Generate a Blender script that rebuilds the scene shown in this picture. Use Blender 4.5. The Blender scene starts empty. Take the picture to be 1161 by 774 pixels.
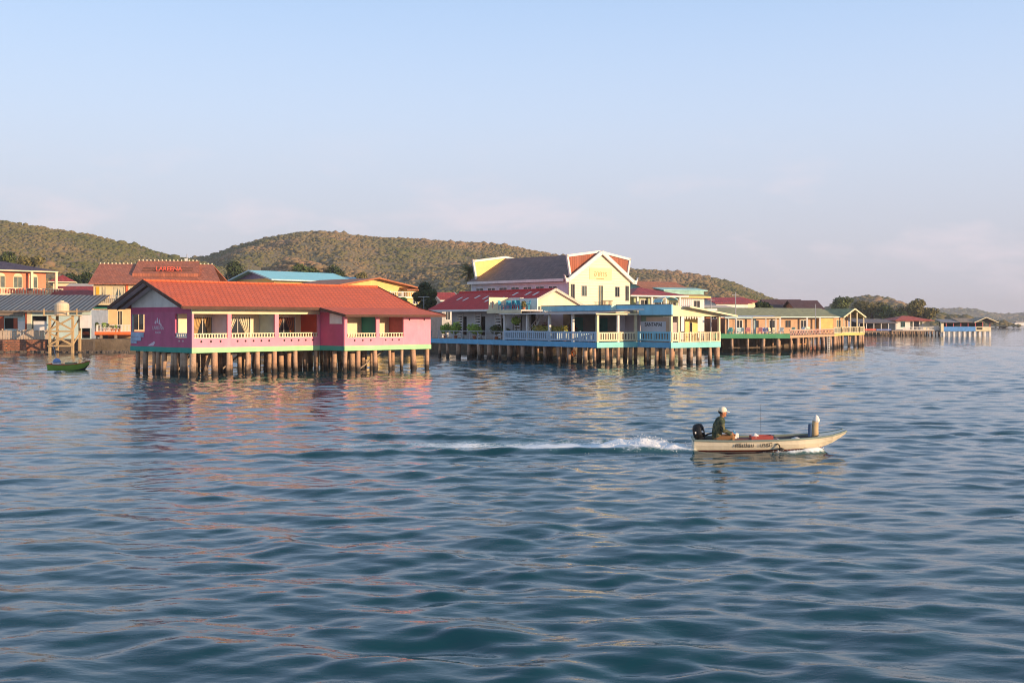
import bpy, bmesh, math, random
import numpy as np
from mathutils import Vector, Matrix, noise as mnoise

random.seed(11)
rng = np.random.default_rng(7)
R = math.radians
scene = bpy.context.scene
C = scene.collection

# ------------------------------------------------------------------ camera, sky, sun, exposure
F = 1249.0                       # focal length in pixels of the 1161 px wide photograph
HZ = 363.0                       # photograph row of the sea horizon
CAMZ = 4.0
cam_d = bpy.data.cameras.new('camera')
cam = bpy.data.objects.new('camera', cam_d)
C.objects.link(cam)
cam.location = (0, 0, CAMZ)
cam.rotation_euler = (R(90), 0, 0)
cam_d.sensor_width = 22.3
cam_d.lens = 22.3 * F / 1161.0
cam_d.shift_y = -(387.0 - HZ) / 1161.0
cam_d.clip_start = 0.1
cam_d.clip_end = 20000
scene.camera = cam

SUN_AZ = 122.0                   # clockwise from +Y
SUN_EL = 9.0
world = bpy.data.worlds.new('World')
scene.world = world
world.use_nodes = True
wn, wl = world.node_tree.nodes, world.node_tree.links
wn.clear()
w_out = wn.new('ShaderNodeOutputWorld')
w_bg = wn.new('ShaderNodeBackground')
w_sky = wn.new('ShaderNodeTexSky')
w_sky.sky_type = 'NISHITA'
w_sky.sun_disc = False
w_sky.sun_elevation = R(SUN_EL)
w_sky.sun_rotation = R(SUN_AZ)
w_sky.air_density = 1.0
w_sky.dust_density = 1.2
w_sky.ozone_density = 1.5
SKY_STRENGTH = 0.112
w_bg.inputs['Strength'].default_value = SKY_STRENGTH
# thin high haze and a few low evening clouds, the same all round the sky
tc = wn.new('ShaderNodeTexCoord')
sep = wn.new('ShaderNodeSeparateXYZ')
wl.new(tc.outputs['Generated'], sep.inputs[0])
veil = wn.new('ShaderNodeMapRange')          # veil of haze thins with height
veil.inputs['From Min'].default_value = 0.0
veil.inputs['From Max'].default_value = 0.75
veil.inputs['To Min'].default_value = 0.92
veil.inputs['To Max'].default_value = 0.35
wl.new(sep.outputs['Z'], veil.inputs['Value'])
mix1 = wn.new('ShaderNodeMixRGB')
wl.new(veil.outputs[0], mix1.inputs['Fac'])
wl.new(w_sky.outputs[0], mix1.inputs['Color1'])
vcol = wn.new('ShaderNodeValToRGB')          # veil colour: lavender at the horizon, clear pale blue above
vcol.color_ramp.elements[0].position = 0.0; vcol.color_ramp.elements[0].color = (.425, .415, .475, 1)
vcol.color_ramp.elements[1].position = 1.0; vcol.color_ramp.elements[1].color = (.25, .39, .62, 1)
for p_, c_ in ((.09, (.465, .485, .575)), (.18, (.51, .595, .75)), (.30, (.385, .56, .855))):
    k_ = vcol.color_ramp.elements.new(p_); k_.color = (*c_, 1)
vcol.color_ramp.interpolation = 'B_SPLINE'
vm = wn.new('ShaderNodeVectorMath'); vm.operation = 'SCALE'; vm.inputs['Scale'].default_value = 10.0
wl.new(sep.outputs['Z'], vcol.inputs[0])
wl.new(vcol.outputs[0], vm.inputs[0])
wl.new(vm.outputs[0], mix1.inputs['Color2'])
cm = wn.new('ShaderNodeMapping')
cm.inputs['Scale'].default_value = (8.0, 8.0, 24.0)
cm.inputs['Location'].default_value = (4.7, 8.3, 0.4)
wl.new(tc.outputs['Generated'], cm.inputs[0])
cn = wn.new('ShaderNodeTexNoise')
cn.inputs['Scale'].default_value = 1.0
cn.inputs['Detail'].default_value = 7.0
cn.inputs['Roughness'].default_value = 0.55
wl.new(cm.outputs[0], cn.inputs['Vector'])
cr = wn.new('ShaderNodeMapRange')
cr.inputs['From Min'].default_value = 0.52
cr.inputs['From Max'].default_value = 0.68
cr.inputs['To Max'].default_value = 0.5
wl.new(cn.outputs['Fac'], cr.inputs['Value'])
cb = wn.new('ShaderNodeMapRange')            # the cloud bank lies low
cb.inputs['From Min'].default_value = 0.07
cb.inputs['From Max'].default_value = 0.17
cb.inputs['To Min'].default_value = 1.0
cb.inputs['To Max'].default_value = 0.0
wl.new(sep.outputs['Z'], cb.inputs['Value'])
cmul = wn.new('ShaderNodeMath'); cmul.operation = 'MULTIPLY'
wl.new(cr.outputs[0], cmul.inputs[0]); wl.new(cb.outputs[0], cmul.inputs[1])
mix2 = wn.new('ShaderNodeMixRGB')
wl.new(cmul.outputs[0], mix2.inputs['Fac'])
wl.new(mix1.outputs[0], mix2.inputs['Color1'])
mix2.inputs['Color2'].default_value = (6.3, 5.5, 5.9, 1)
wl.new(mix2.outputs[0], w_bg.inputs['Color'])
wl.new(w_bg.outputs[0], w_out.inputs['Surface'])

sun_d = bpy.data.lights.new('sun', 'SUN')
sun_d.energy = 4.9
sun_d.angle = R(0.5)
sun_d.color = (1.0, 0.70, 0.43)
sun = bpy.data.objects.new('sun', sun_d)
C.objects.link(sun)
sdir = Vector((math.sin(R(SUN_AZ)) * math.cos(R(SUN_EL)), math.cos(R(SUN_AZ)) * math.cos(R(SUN_EL)), math.sin(R(SUN_EL))))
sun.rotation_euler = sdir.to_track_quat('Z', 'Y').to_euler()
sun.location = sdir * 300

scene.view_settings.view_transform = 'Standard'
scene.view_settings.look = 'None'
scene.view_settings.exposure = 0.4
scene.view_settings.gamma = 1.0
scene.view_settings.use_curve_mapping = False
scene.render.engine = 'CYCLES'
scene.cycles.use_denoising = True
scene.cycles.filter_width = 1.05
scene.cycles.max_bounces = 8
scene.cycles.diffuse_bounces = 5
scene.cycles.glossy_bounces = 4
scene.cycles.transparent_max_bounces = 8
scene.cycles.volume_bounces = 0
scene.cycles.sample_clamp_indirect = 4.0

# ------------------------------------------------------------------ helpers
def PX(u, Y):                    # world X of photograph column u at distance Y
    return (u - 580.5) * Y / F
def PZ(v, Y):                    # height of photograph row v at distance Y
    return CAMZ + (HZ - v) * Y / F

def srgb(h):
    c = [int(h[i:i + 2], 16) / 255 for i in (0, 2, 4)]
    return tuple((x / 12.92 if x <= 0.04045 else ((x + 0.055) / 1.055) ** 2.4) for x in c)

MATS = {}
def newmat(name):
    m = bpy.data.materials.new(name)
    m.use_nodes = True
    nt = m.node_tree
    b = nt.nodes['Principled BSDF']
    return m, nt, b

def colmix(nt, fac, c1, c2, blend='MIX'):
    n = nt.nodes.new('ShaderNodeMixRGB'); n.blend_type = blend
    if hasattr(fac, 'is_output'): nt.links.new(fac, n.inputs[0])
    else: n.inputs[0].default_value = fac
    for i, c in ((1, c1), (2, c2)):
        if hasattr(c, 'is_output'): nt.links.new(c, n.inputs[i])
        else: n.inputs[i].default_value = (*c[:3], 1)
    return n.outputs[0]

def noise(nt, scale, detail=4, rough=.55, coord='Object', stretch=None, w=0):
    t = nt.nodes.new('ShaderNodeTexCoord')
    n = nt.nodes.new('ShaderNodeTexNoise')
    n.inputs['Scale'].default_value = scale
    n.inputs['Detail'].default_value = detail
    n.inputs['Roughness'].default_value = rough
    src = t.outputs[coord]
    if stretch or w:
        mp = nt.nodes.new('ShaderNodeMapping')
        mp.inputs['Scale'].default_value = stretch or (1, 1, 1)
        mp.inputs['Location'].default_value = (w, w * .7, w * .3)
        nt.links.new(src, mp.inputs[0]); src = mp.outputs[0]
    nt.links.new(src, n.inputs['Vector'])
    return n.outputs['Fac']

def ramp(nt, val, a, b, lo=0., hi=1.):
    n = nt.nodes.new('ShaderNodeMapRange')
    n.inputs['From Min'].default_value = a; n.inputs['From Max'].default_value = b
    n.inputs['To Min'].default_value = lo; n.inputs['To Max'].default_value = hi
    nt.links.new(val, n.inputs['Value'])
    return n.outputs[0]

def bump(nt, b, h, strength, dist=.02):
    n = nt.nodes.new('ShaderNodeBump')
    n.inputs['Strength'].default_value = strength
    n.inputs['Distance'].default_value = dist
    nt.links.new(h, n.inputs['Height'])
    nt.links.new(n.outputs[0], b.inputs['Normal'])

def paint(name, col, rough=.75, var=.16, wear=.25, wearcol=None, streak=True):
    """painted or plain surface: uneven tone, rain streaks, worn patches"""
    if name in MATS: return MATS[name]
    if isinstance(col, str): col = srgb(col)
    m, nt, b = newmat(name)
    d = tuple(c * (1 - var) for c in col); l = tuple(min(.9, c * (1 + var)) for c in col)
    c = colmix(nt, ramp(nt, noise(nt, 1.3, 5), .3, .7), d, l)
    wc = wearcol or tuple(.6 * x + .4 * y for x, y in zip((.24, .2, .17), col))
    if streak:
        s = ramp(nt, noise(nt, 1.0, 6, .65, stretch=(3.2, 3.2, .35), w=3), .53, .78, 0, wear)
    else:
        s = ramp(nt, noise(nt, 2.6, 6, .65, w=3), .55, .8, 0, wear)
    c = colmix(nt, s, c, wc)
    nt.links.new(c, b.inputs['Base Color'])
    b.inputs['Roughness'].default_value = rough
    b.inputs['Specular IOR Level'].default_value = .25
    bump(nt, b, noise(nt, 14, 4), .25, .02)
    MATS[name] = m
    return m

def tiles(name, col, swap=False, w=.30, h=.34, dark=.55, var=.22, rough=.6, patch=.45):
    """roof tiles or sheets: courses across the slope (object x,y)"""
    if name in MATS: return MATS[name]
    if isinstance(col, str): col = srgb(col)
    m, nt, b = newmat(name)
    t = nt.nodes.new('ShaderNodeTexCoord')
    src = t.outputs['Object']
    if swap:
        s = nt.nodes.new('ShaderNodeSeparateXYZ'); k = nt.nodes.new('ShaderNodeCombineXYZ')
        nt.links.new(src, s.inputs[0])
        nt.links.new(s.outputs[1], k.inputs[0]); nt.links.new(s.outputs[0], k.inputs[1])
        src = k.outputs[0]
    br = nt.nodes.new('ShaderNodeTexBrick')
    br.inputs['Color1'].default_value = (*[c * (1 - var) for c in col], 1)
    br.inputs['Color2'].default_value = (*[min(.9, c * (1 + var)) for c in col], 1)
    br.inputs['Mortar'].default_value = (*[c * dark for c in col], 1)
    br.inputs['Scale'].default_value = 1
    br.inputs['Mortar Size'].default_value = .03
    br.inputs['Mortar Smooth'].default_value = .6
    br.inputs['Bias'].default_value = 0
    br.inputs['Brick Width'].default_value = w
    br.inputs['Row Height'].default_value = h
    br.offset = 0.5
    nt.links.new(src, br.inputs['Vector'])
    c = colmix(nt, ramp(nt, noise(nt, .55, 6, .6),   .42, .75, 0, patch), br.outputs['Color'], tuple(.45 * x + .08 for x in col))
    nt.links.new(c, b.inputs['Base Color'])
    b.inputs['Roughness'].default_value = rough
    b.inputs['Specular IOR Level'].default_value = .3
    inv = nt.nodes.new('ShaderNodeMath'); inv.operation = 'SUBTRACT'; inv.inputs[0].default_value = 1
    nt.links.new(br.outputs['Fac'], inv.inputs[1])
    bump(nt, b, inv.outputs[0], .6, .05)
    MATS[name] = m
    return m

def corrugated(name, col, pitch=.25, swap=False, var=.25, rough=.55, dark=.45, rust=.6):
    if name in MATS: return MATS[name]
    if isinstance(col, str): col = srgb(col)
    m, nt, b = newmat(name)
    t = nt.nodes.new('ShaderNodeTexCoord')
    wv = nt.nodes.new('ShaderNodeTexWave')
    wv.wave_type = 'BANDS'; wv.bands_direction = 'Y' if swap else 'X'
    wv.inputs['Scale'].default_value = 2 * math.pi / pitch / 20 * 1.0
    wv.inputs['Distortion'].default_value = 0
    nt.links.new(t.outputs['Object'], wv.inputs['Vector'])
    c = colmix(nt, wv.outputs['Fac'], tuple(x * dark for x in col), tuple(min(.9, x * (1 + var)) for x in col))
    c = colmix(nt, ramp(nt, noise(nt, .8, 6, .6), .48, .75, 0, rust), c, (.16, .10, .07))
    nt.links.new(c, b.inputs['Base Color'])
    b.inputs['Roughness'].default_value = rough
    bump(nt, b, wv.outputs['Fac'], .7, .06)
    MATS[name] = m
    return m

def clapboard(name, col, pitch=.22):
    if name in MATS: return MATS[name]
    if isinstance(col, str): col = srgb(col)
    m, nt, b = newmat(name)
    t = nt.nodes.new('ShaderNodeTexCoord')
    wv = nt.nodes.new('ShaderNodeTexWave')
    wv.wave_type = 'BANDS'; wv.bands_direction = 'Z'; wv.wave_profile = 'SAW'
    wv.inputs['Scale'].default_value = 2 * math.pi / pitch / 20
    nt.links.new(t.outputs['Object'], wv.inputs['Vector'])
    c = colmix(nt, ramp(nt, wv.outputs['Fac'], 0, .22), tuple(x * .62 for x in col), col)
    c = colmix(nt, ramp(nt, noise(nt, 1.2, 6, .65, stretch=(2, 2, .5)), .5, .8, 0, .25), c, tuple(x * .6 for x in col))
    nt.links.new(c, b.inputs['Base Color'])
    b.inputs['Roughness'].default_value = .7
    bump(nt, b, wv.outputs['Fac'], .6, .03)
    MATS[name] = m
    return m

def glass(name, col, rough=.08):
    if name in MATS: return MATS[name]
    if isinstance(col, str): col = srgb(col)
    m, nt, b = newmat(name)
    c = colmix(nt, ramp(nt, noise(nt, .9, 3), .35, .65), tuple(x * .6 for x in col), col)
    nt.links.new(c, b.inputs['Base Color'])
    b.inputs['Roughness'].default_value = rough
    b.inputs['Specular IOR Level'].default_value = .6
    MATS[name] = m
    return m

def pile_mat():
    if 'pile_concrete' in MATS: return MATS['pile_concrete']
    m, nt, b = newmat('pile_concrete')
    g = nt.nodes.new('ShaderNodeNewGeometry')
    s = nt.nodes.new('ShaderNodeSeparateXYZ'); nt.links.new(g.outputs['Position'], s.inputs[0])
    oi = nt.nodes.new('ShaderNodeObjectInfo')
    n1 = noise(nt, 2.2, 6, .65, coord='Object')
    base = colmix(nt, ramp(nt, n1, .3, .72), (.30, .185, .115), (.60, .43, .30))
    base = colmix(nt, ramp(nt, oi.outputs['Random'], 0, 1, 0, .4), base, (.52, .24, .12))
    add = nt.nodes.new('ShaderNodeMath'); add.operation = 'MULTIPLY_ADD'
    nt.links.new(n1, add.inputs[0]); add.inputs[1].default_value = .7; nt.links.new(s.outputs['Z'], add.inputs[2])
    c = colmix(nt, ramp(nt, add.outputs[0], .62, 1.1), (.035, .026, .02), base)     # weed and oysters between the tide marks
    nt.links.new(c, b.inputs['Base Color'])
    b.inputs['Roughness'].default_value = .85
    bump(nt, b, noise(nt, 9, 5), .6, .05)
    MATS['pile_concrete'] = m
    return m

def masonry(name, c1, c2, w=.5, h=.25):
    if name in MATS: return MATS[name]
    m, nt, b = newmat(name)
    t = nt.nodes.new('ShaderNodeTexCoord')
    s = nt.nodes.new('ShaderNodeSeparateXYZ'); k = nt.nodes.new('ShaderNodeCombineXYZ')
    nt.links.new(t.outputs['Object'], s.inputs[0]); nt.links.new(s.outputs[0], k.inputs[0]); nt.links.new(s.outputs[2], k.inputs[1])
    br = nt.nodes.new('ShaderNodeTexBrick')
    br.inputs['Color1'].default_value = (*c1, 1); br.inputs['Color2'].default_value = (*c2, 1)
    br.inputs['Mortar'].default_value = (.10, .085, .07, 1)
    br.inputs['Scale'].default_value = 1; br.inputs['Mortar Size'].default_value = .03
    br.inputs['Brick Width'].default_value = w; br.inputs['Row Height'].default_value = h
    nt.links.new(k.outputs[0], br.inputs['Vector'])
    c = colmix(nt, ramp(nt, noise(nt, 1.1, 7, .7), .38, .7, 0, .8), br.outputs['Color'], (.10, .075, .055))
    nt.links.new(c, b.inputs['Base Color'])
    b.inputs['Roughness'].default_value = .9
    bump(nt, b, noise(nt, 3, 7, .7), 1.0, .15)
    MATS[name] = m
    return m

class MB:
    def __init__(s): s.v = []; s.f = []
    def poly(s, pts):
        n = len(s.v); s.v += [tuple(p) for p in pts]; s.f.append(tuple(range(n, n + len(pts)))); return s
    def box(s, x0, x1, y0, y1, z0, z1):
        n = len(s.v)
        s.v += [(x0, y0, z0), (x1, y0, z0), (x1, y1, z0), (x0, y1, z0), (x0, y0, z1), (x1, y0, z1), (x1, y1, z1), (x0, y1, z1)]
        s.f += [tuple(n + i for i in q) for q in ((0, 3, 2, 1), (4, 5, 6, 7), (0, 1, 5, 4), (1, 2, 6, 5), (2, 3, 7, 6), (3, 0, 4, 7))]
        return s
    def prism(s, pts, ext):
        """polygon extruded along ext"""
        n = len(s.v); k = len(pts); e = Vector(ext)
        s.v += [tuple(p) for p in pts] + [tuple(Vector(p) + e) for p in pts]
        s.f.append(tuple(range(n, n + k))); s.f.append(tuple(range(n + 2 * k - 1, n + k - 1, -1)))
        for i in range(k):
            j = (i + 1) % k
            s.f.append((n + i, n + k + i, n + k + j, n + j))
        return s
    def bar(s, a, b, w, h=None, up=(0, 0, 1)):
        """rectangular bar from a to b"""
        h = h or w
        a = Vector(a); b = Vector(b); d = (b - a).normalized()
        u = Vector(up)
        if abs(d.dot(u)) > .98: u = Vector((0, 1, 0))
        sx = d.cross(u).normalized() * (w / 2); sy = sx.cross(d).normalized() * (h / 2)
        n = len(s.v)
        for p in (a, b): s.v += [tuple(p - sx - sy), tuple(p + sx - sy), tuple(p + sx + sy), tuple(p - sx + sy)]
        s.f += [tuple(n + i for i in q) for q in ((3, 2, 1, 0), (4, 5, 6, 7), (0, 1, 5, 4), (1, 2, 6, 5), (2, 3, 7, 6), (3, 0, 4, 7))]
        return s
    def tube(s, pts, rad, n=8, caps=True):
        pts = [Vector(p) for p in pts]
        if not hasattr(rad, '__len__'): rad = [rad] * len(pts)
        base = len(s.v)
        for i, p in enumerate(pts):
            d = (pts[min(i + 1, len(pts) - 1)] - pts[max(i - 1, 0)]).normalized()
            u = Vector((0, 0, 1)) if abs(d.z) < .9 else Vector((1, 0, 0))
            a = d.cross(u).normalized(); b = d.cross(a).normalized()
            for k in range(n):
                t = 2 * math.pi * k / n
                s.v.append(tuple(p + (a * math.cos(t) + b * math.sin(t)) * rad[i]))
        for i in range(len(pts) - 1):
            for k in range(n):
                j = (k + 1) % n
                s.f.append((base + i * n + k, base + i * n + j, base + (i + 1) * n + j, base + (i + 1) * n + k))
        if caps:
            s.f.append(tuple(base + k for k in range(n - 1, -1, -1)))
            s.f.append(tuple(base + (len(pts) - 1) * n + k for k in range(n)))
        return s
    def lathe(s, c, prof, n=14):
        """prof: list of (r, z) about the vertical axis through c"""
        base = len(s.v)
        for r, z in prof:
            for k in range(n):
                t = 2 * math.pi * k / n
                s.v.append((c[0] + r * math.cos(t), c[1] + r * math.sin(t), c[2] + z))
        for i in range(len(prof) - 1):
            for k in range(n):
                j = (k + 1) % n
                s.f.append((base + i * n + k, base + i * n + j, base + (i + 1) * n + j, base + (i + 1) * n + k))
        s.f.append(tuple(base + k for k in range(n - 1, -1, -1)))
        s.f.append(tuple(base + (len(prof) - 1) * n + k for k in range(n)))
        return s
    def wall(s, p0, p1, z0, z1, t=.15, ops=()):
        """upright wall from p0 to p1 (local xy), outer face on the right hand, with openings (s0,s1,za,zb)"""
        p0 = Vector((*p0, 0)); p1 = Vector((*p1, 0)); L = (p1 - p0).length
        d = (p1 - p0) / L; lf = Vector((-d.y, d.x, 0)) * t
        ss = sorted({0, L, *[min(max(o[i], 0), L) for o in ops for i in (0, 1)]})
        zs = sorted({z0, z1, *[min(max(o[i], z0), z1) for o in ops for i in (2, 3)]})
        def isopen(i, j):
            if i < 0 or j < 0 or i >= len(ss) - 1 or j >= len(zs) - 1: return True
            a = (ss[i] + ss[i + 1]) / 2; b = (zs[j] + zs[j + 1]) / 2
            return any(o[0] < a < o[1] and o[2] < b < o[3] for o in ops)
        def P(a, z, k): return tuple(p0 + d * a + lf * k + Vector((0, 0, z)))
        for i in range(len(ss) - 1):
            for j in range(len(zs) - 1):
                if isopen(i, j): continue
                a, b, c, e = ss[i], ss[i + 1], zs[j], zs[j + 1]
                s.poly([P(a, c, 0), P(b, c, 0), P(b, e, 0), P(a, e, 0)])
                s.poly([P(b, c, 1), P(a, c, 1), P(a, e, 1), P(b, e, 1)])
                if isopen(i - 1, j): s.poly([P(a, c, 1), P(a, c, 0), P(a, e, 0), P(a, e, 1)])
                if isopen(i + 1, j): s.poly([P(b, c, 0), P(b, c, 1), P(b, e, 1), P(b, e, 0)])
                if isopen(i, j - 1): s.poly([P(a, c, 1), P(b, c, 1), P(b, c, 0), P(a, c, 0)])
                if isopen(i, j + 1): s.poly([P(a, e, 0), P(b, e, 0), P(b, e, 1), P(a, e, 1)])
        return s
    def mesh(s, name):
        me = bpy.data.meshes.new(name)
        me.from_pydata(s.v, [], s.f)
        me.validate()
        return me
    def build(s, name, m, parent=None, smooth=False, bevel=0, fix=True):
        me = s.mesh(name)
        if fix:
            bm = bmesh.new(); bm.from_mesh(me)
            bmesh.ops.remove_doubles(bm, verts=bm.verts, dist=1e-5)
            bmesh.ops.recalc_face_normals(bm, faces=bm.faces)
            bm.to_mesh(me); bm.free()
        return link(name, me, m, parent, smooth, bevel)

def link(name, me, m, parent=None, smooth=False, bevel=0):
    o = bpy.data.objects.new(name, me)
    C.objects.link(o)
    if m is not None and not me.materials: me.materials.append(m)
    if parent is not None: o.parent = parent
    if smooth:
        me.polygons.foreach_set('use_smooth', [True] * len(me.polygons))
    if bevel:
        md = o.modifiers.new('bevel', 'BEVEL'); md.width = bevel; md.segments = 2; md.limit_method = 'ANGLE'
    return o

def tag(o, label=None, cat=None, group=None, kind=None):
    if label: o['label'] = label
    if cat: o['category'] = cat
    if group: o['group'] = group
    if kind: o['kind'] = kind
    return o

def thing(name, label, cat, loc=(0, 0, 0), rotz=0, group=None):
    o = bpy.data.objects.new(name, None)
    o.empty_display_size = .3
    C.objects.link(o)
    o.location = loc; o.rotation_euler = (0, 0, R(rotz))
    return tag(o, label, cat, group)

def copy_thing(src, label=None, loc=None, rotz=None, scale=None):
    r = src.copy(); C.objects.link(r)
    for ch in list(src.children):
        c = ch.copy(); C.objects.link(c); c.parent = r
        for g in list(ch.children):
            k = g.copy(); C.objects.link(k); k.parent = c
    if label: r['label'] = label
    if loc is not None: r.location = loc
    if rotz is not None: r.rotation_euler = (0, 0, R(rotz))
    if scale is not None: r.scale = (scale,) * 3
    return r

def text(name, s, size, m, parent, loc, rot, depth=.01, align='CENTER', squash=1):
    cu = bpy.data.curves.new(name, 'FONT')
    cu.body = s; cu.size = size; cu.extrude = depth; cu.align_x = align; cu.align_y = 'CENTER'
    cu.resolution_u = 3
    tmp = bpy.data.objects.new('tmp', cu); C.objects.link(tmp)
    dg = bpy.context.evaluated_depsgraph_get(); dg.update()
    me = bpy.data.meshes.new_from_object(tmp.evaluated_get(dg))
    bpy.data.objects.remove(tmp); bpy.data.curves.remove(cu)
    me.materials.clear()
    o = link(name, me, m, parent)
    o.location = loc; o.rotation_euler = rot; o.scale = (squash, 1, 1)
    return o

PILES = {}
def piles(parent, pts, ztop, r=.17, zbot=-1.6, lean=.045):
    m = pile_mat()
    for (x, y) in pts:
        k = random.choice([0, 0, 1, 2, 3]); rr = round(r * (1, .72, 1.25, .88)[k], 3); key = (rr, round(ztop, 2), random.randint(0, 3))
        if key not in PILES:
            h = ztop - zbot
            b = MB()
            pr = [Vector((random.uniform(-.015, .015), random.uniform(-.015, .015), zbot + h * q)) for q in (0, .25, .42, .6, .8, 1)]
            b.tube(pr, [rr * 1.25, rr * 1.2, rr * 1.08, rr, rr * .98, rr], 10)
            me = b.mesh('pile'); me.materials.append(m)
            me.polygons.foreach_set('use_smooth', [len(p.vertices) == 4 for p in me.polygons])
            PILES[key] = me
        o = link('pile', PILES[key], None, parent)
        o.location = (x, y, 0)
        o.rotation_euler = (random.uniform(-lean, lean), random.uniform(-lean, lean), random.uniform(0, 6))

BAL = {}
def balustrade(parent, p0, p1, z0, z1, n, m, w=.07, rail=.09, rows=1, name='balustrade', posts=0, thick=.09):
    """rails with separate balusters; p0,p1 local xy"""
    a = Vector((*p0, 0)); b = Vector((*p1, 0)); d = (b - a).normalized(); L = (b - a).length
    mb = MB()
    mb.bar(a + Vector((0, 0, z1 - rail / 2)), b + Vector((0, 0, z1 - rail / 2)), thick, rail)
    mb.bar(a + Vector((0, 0, z0 + rail / 2)), b + Vector((0, 0, z0 + rail / 2)), thick, rail)
    for k in range(posts):
        q = a + d * (L * k / max(1, posts - 1))
        mb.box(q.x - .06, q.x + .06, q.y - .06, q.y + .06, z0 - .02, z1 + .04)
    o = mb.build(name, m, parent)
    key = (round(w, 3), round(z1 - z0, 2), m.name)
    if key not in BAL:
        h = z1 - z0 - 2 * rail
        t = MB(); t.box(-w / 2, w / 2, -w / 2, w / 2, 0, h)
        BAL[key] = t.mesh('baluster'); BAL[key].materials.append(m)
    ang = math.atan2(d.y, d.x)
    for k in range(n):
        q = a + d * (L * (k + .5) / n)
        c = link('baluster', BAL[key], None, o)
        c.location = (q.x, q.y, z0 + rail); c.rotation_euler = (0, 0, ang)
    return o

def window(parent, p0, p1, s0, s1, z0, z1, fm, gm, name='window', fw=.07, mull=1, bars=0, depth=.06, proud=.03, curtain=None):
    """framed window in a wall that runs p0 -> p1 (outer face right hand)"""
    a = Vector((*p0, 0)); d = (Vector((*p1, 0)) - a).normalized(); n = Vector((d.y, -d.x, 0))
    def P(s, z, k): return a + d * s + n * k + Vector((0, 0, z))
    mb = MB()
    def fr(sa, sb, za, zb, k0, k1):
        mb.prism([P(sa, za, k0), P(sb, za, k0), P(sb, zb, k0), P(sa, zb, k0)], n * (k1 - k0))
    k0, k1 = -depth, proud
    fr(s0, s1, z0, z0 + fw, k0, k1); fr(s0, s1, z1 - fw, z1, k0, k1)
    fr(s0, s0 + fw, z0 + fw, z1 - fw, k0, k1); fr(s1 - fw, s1, z0 + fw, z1 - fw, k0, k1)
    W = s1 - s0 - 2 * fw
    for i in range(1, mull + 1):
        c = s0 + fw + W * i / (mull + 1)
        fr(c - fw * .35, c + fw * .35, z0 + fw, z1 - fw, k0, k1 - .01)
    for i in range(1, bars + 1):
        c = z0 + (z1 - z0) * i / (bars + 1)
        fr(s0 + fw, s1 - fw, c - fw * .25, c + fw * .25, k0, k1 - .02)
    o = mb.build(name, fm, parent)
    for i in range(mull + 1):
        sa = s0 + fw + W * i / (mull + 1); sb = s0 + fw + W * (i + 1) / (mull + 1)
        g = MB().prism([P(sa, z0 + fw, -depth * .8), P(sb, z0 + fw, -depth * .8), P(sb, z1 - fw, -depth * .8), P(sa, z1 - fw, -depth * .8)], n * .012)
        g.build('pane', gm, o)
    if curtain:
        for side in (0, 1):
            c = MB(); K = 9; sa = s0 + fw + .03; sb = s1 - fw - .03; half = (sb - sa) / 2
            top = []; mid = []; bot = []
            for i in range(K + 1):
                q = i / K; wob = .035 * (i % 2)
                e = sa if side == 0 else sb; sg = 1 if side == 0 else -1
                top.append(P(e + sg * q * half * .98, z1 - fw, -.012 + wob - depth * .6))
                mid.append(P(e + sg * q * half * .42, z0 + (z1 - z0) * .45, -.012 + wob - depth * .6))
                bot.append(P(e + sg * q * half * .5, z0 + fw + .02, -.012 + wob - depth * .6))
            for i in range(K):
                c.poly([mid[i], mid[i + 1], top[i + 1], top[i]]); c.poly([bot[i], bot[i + 1], mid[i + 1], mid[i]])
            co = c.build('curtain', curtain, o, smooth=True, fix=False)
    return o

def slope(mb, a, b, c, d, t=.10):
    """roof slab, four corners, thickness downwards"""
    return mb.prism([a, b, c, d], (0, 0, -t))

def leaf_cloud(center, radii, n, size, rr, squash=1.0, up=.35):
    """n leaf quads spread through an ellipsoid shell"""
    c = np.array(center); radii = np.array(radii)
    d = rr.normal(size=(n, 3)); d /= np.linalg.norm(d, axis=1)[:, None]
    rad = rr.uniform(.35, 1.0, n) ** .5
    p = c + d * radii * rad[:, None]
    nn = d + rr.normal(size=(n, 3)) * .7; nn[:, 2] += up
    nn /= np.linalg.norm(nn, axis=1)[:, None]
    t = np.cross(nn, rr.normal(size=(n, 3))); t /= np.linalg.norm(t, axis=1)[:, None]
    b = np.cross(nn, t)
    s = size * rr.uniform(.6, 1.35, n)[:, None]
    q = np.stack([p - t * s, p - b * s * .55, p + t * s, p + b * s * .55], axis=1)
    return q.reshape(-1, 3)

def quads_mesh(name, V):
    n = len(V) // 4
    me = bpy.data.meshes.new(name)
    me.vertices.add(n * 4); me.vertices.foreach_set('co', V.astype(np.float32).ravel())
    me.loops.add(n * 4); me.loops.foreach_set('vertex_index', np.arange(n * 4, dtype=np.int32))
    me.polygons.add(n)
    me.polygons.foreach_set('loop_start', np.arange(0, n * 4, 4, dtype=np.int32))
    me.update(calc_edges=True)
    return me

def tri_mesh(name, V, T):
    me = bpy.data.meshes.new(name)
    me.vertices.add(len(V)); me.vertices.foreach_set('co', V.astype(np.float32).ravel())
    k = T.shape[1]
    me.loops.add(T.size); me.loops.foreach_set('vertex_index', T.astype(np.int32).ravel())
    me.polygons.add(len(T)); me.polygons.foreach_set('loop_start', np.arange(0, T.size, k, dtype=np.int32))
    me.update(calc_edges=True)
    return me

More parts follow.
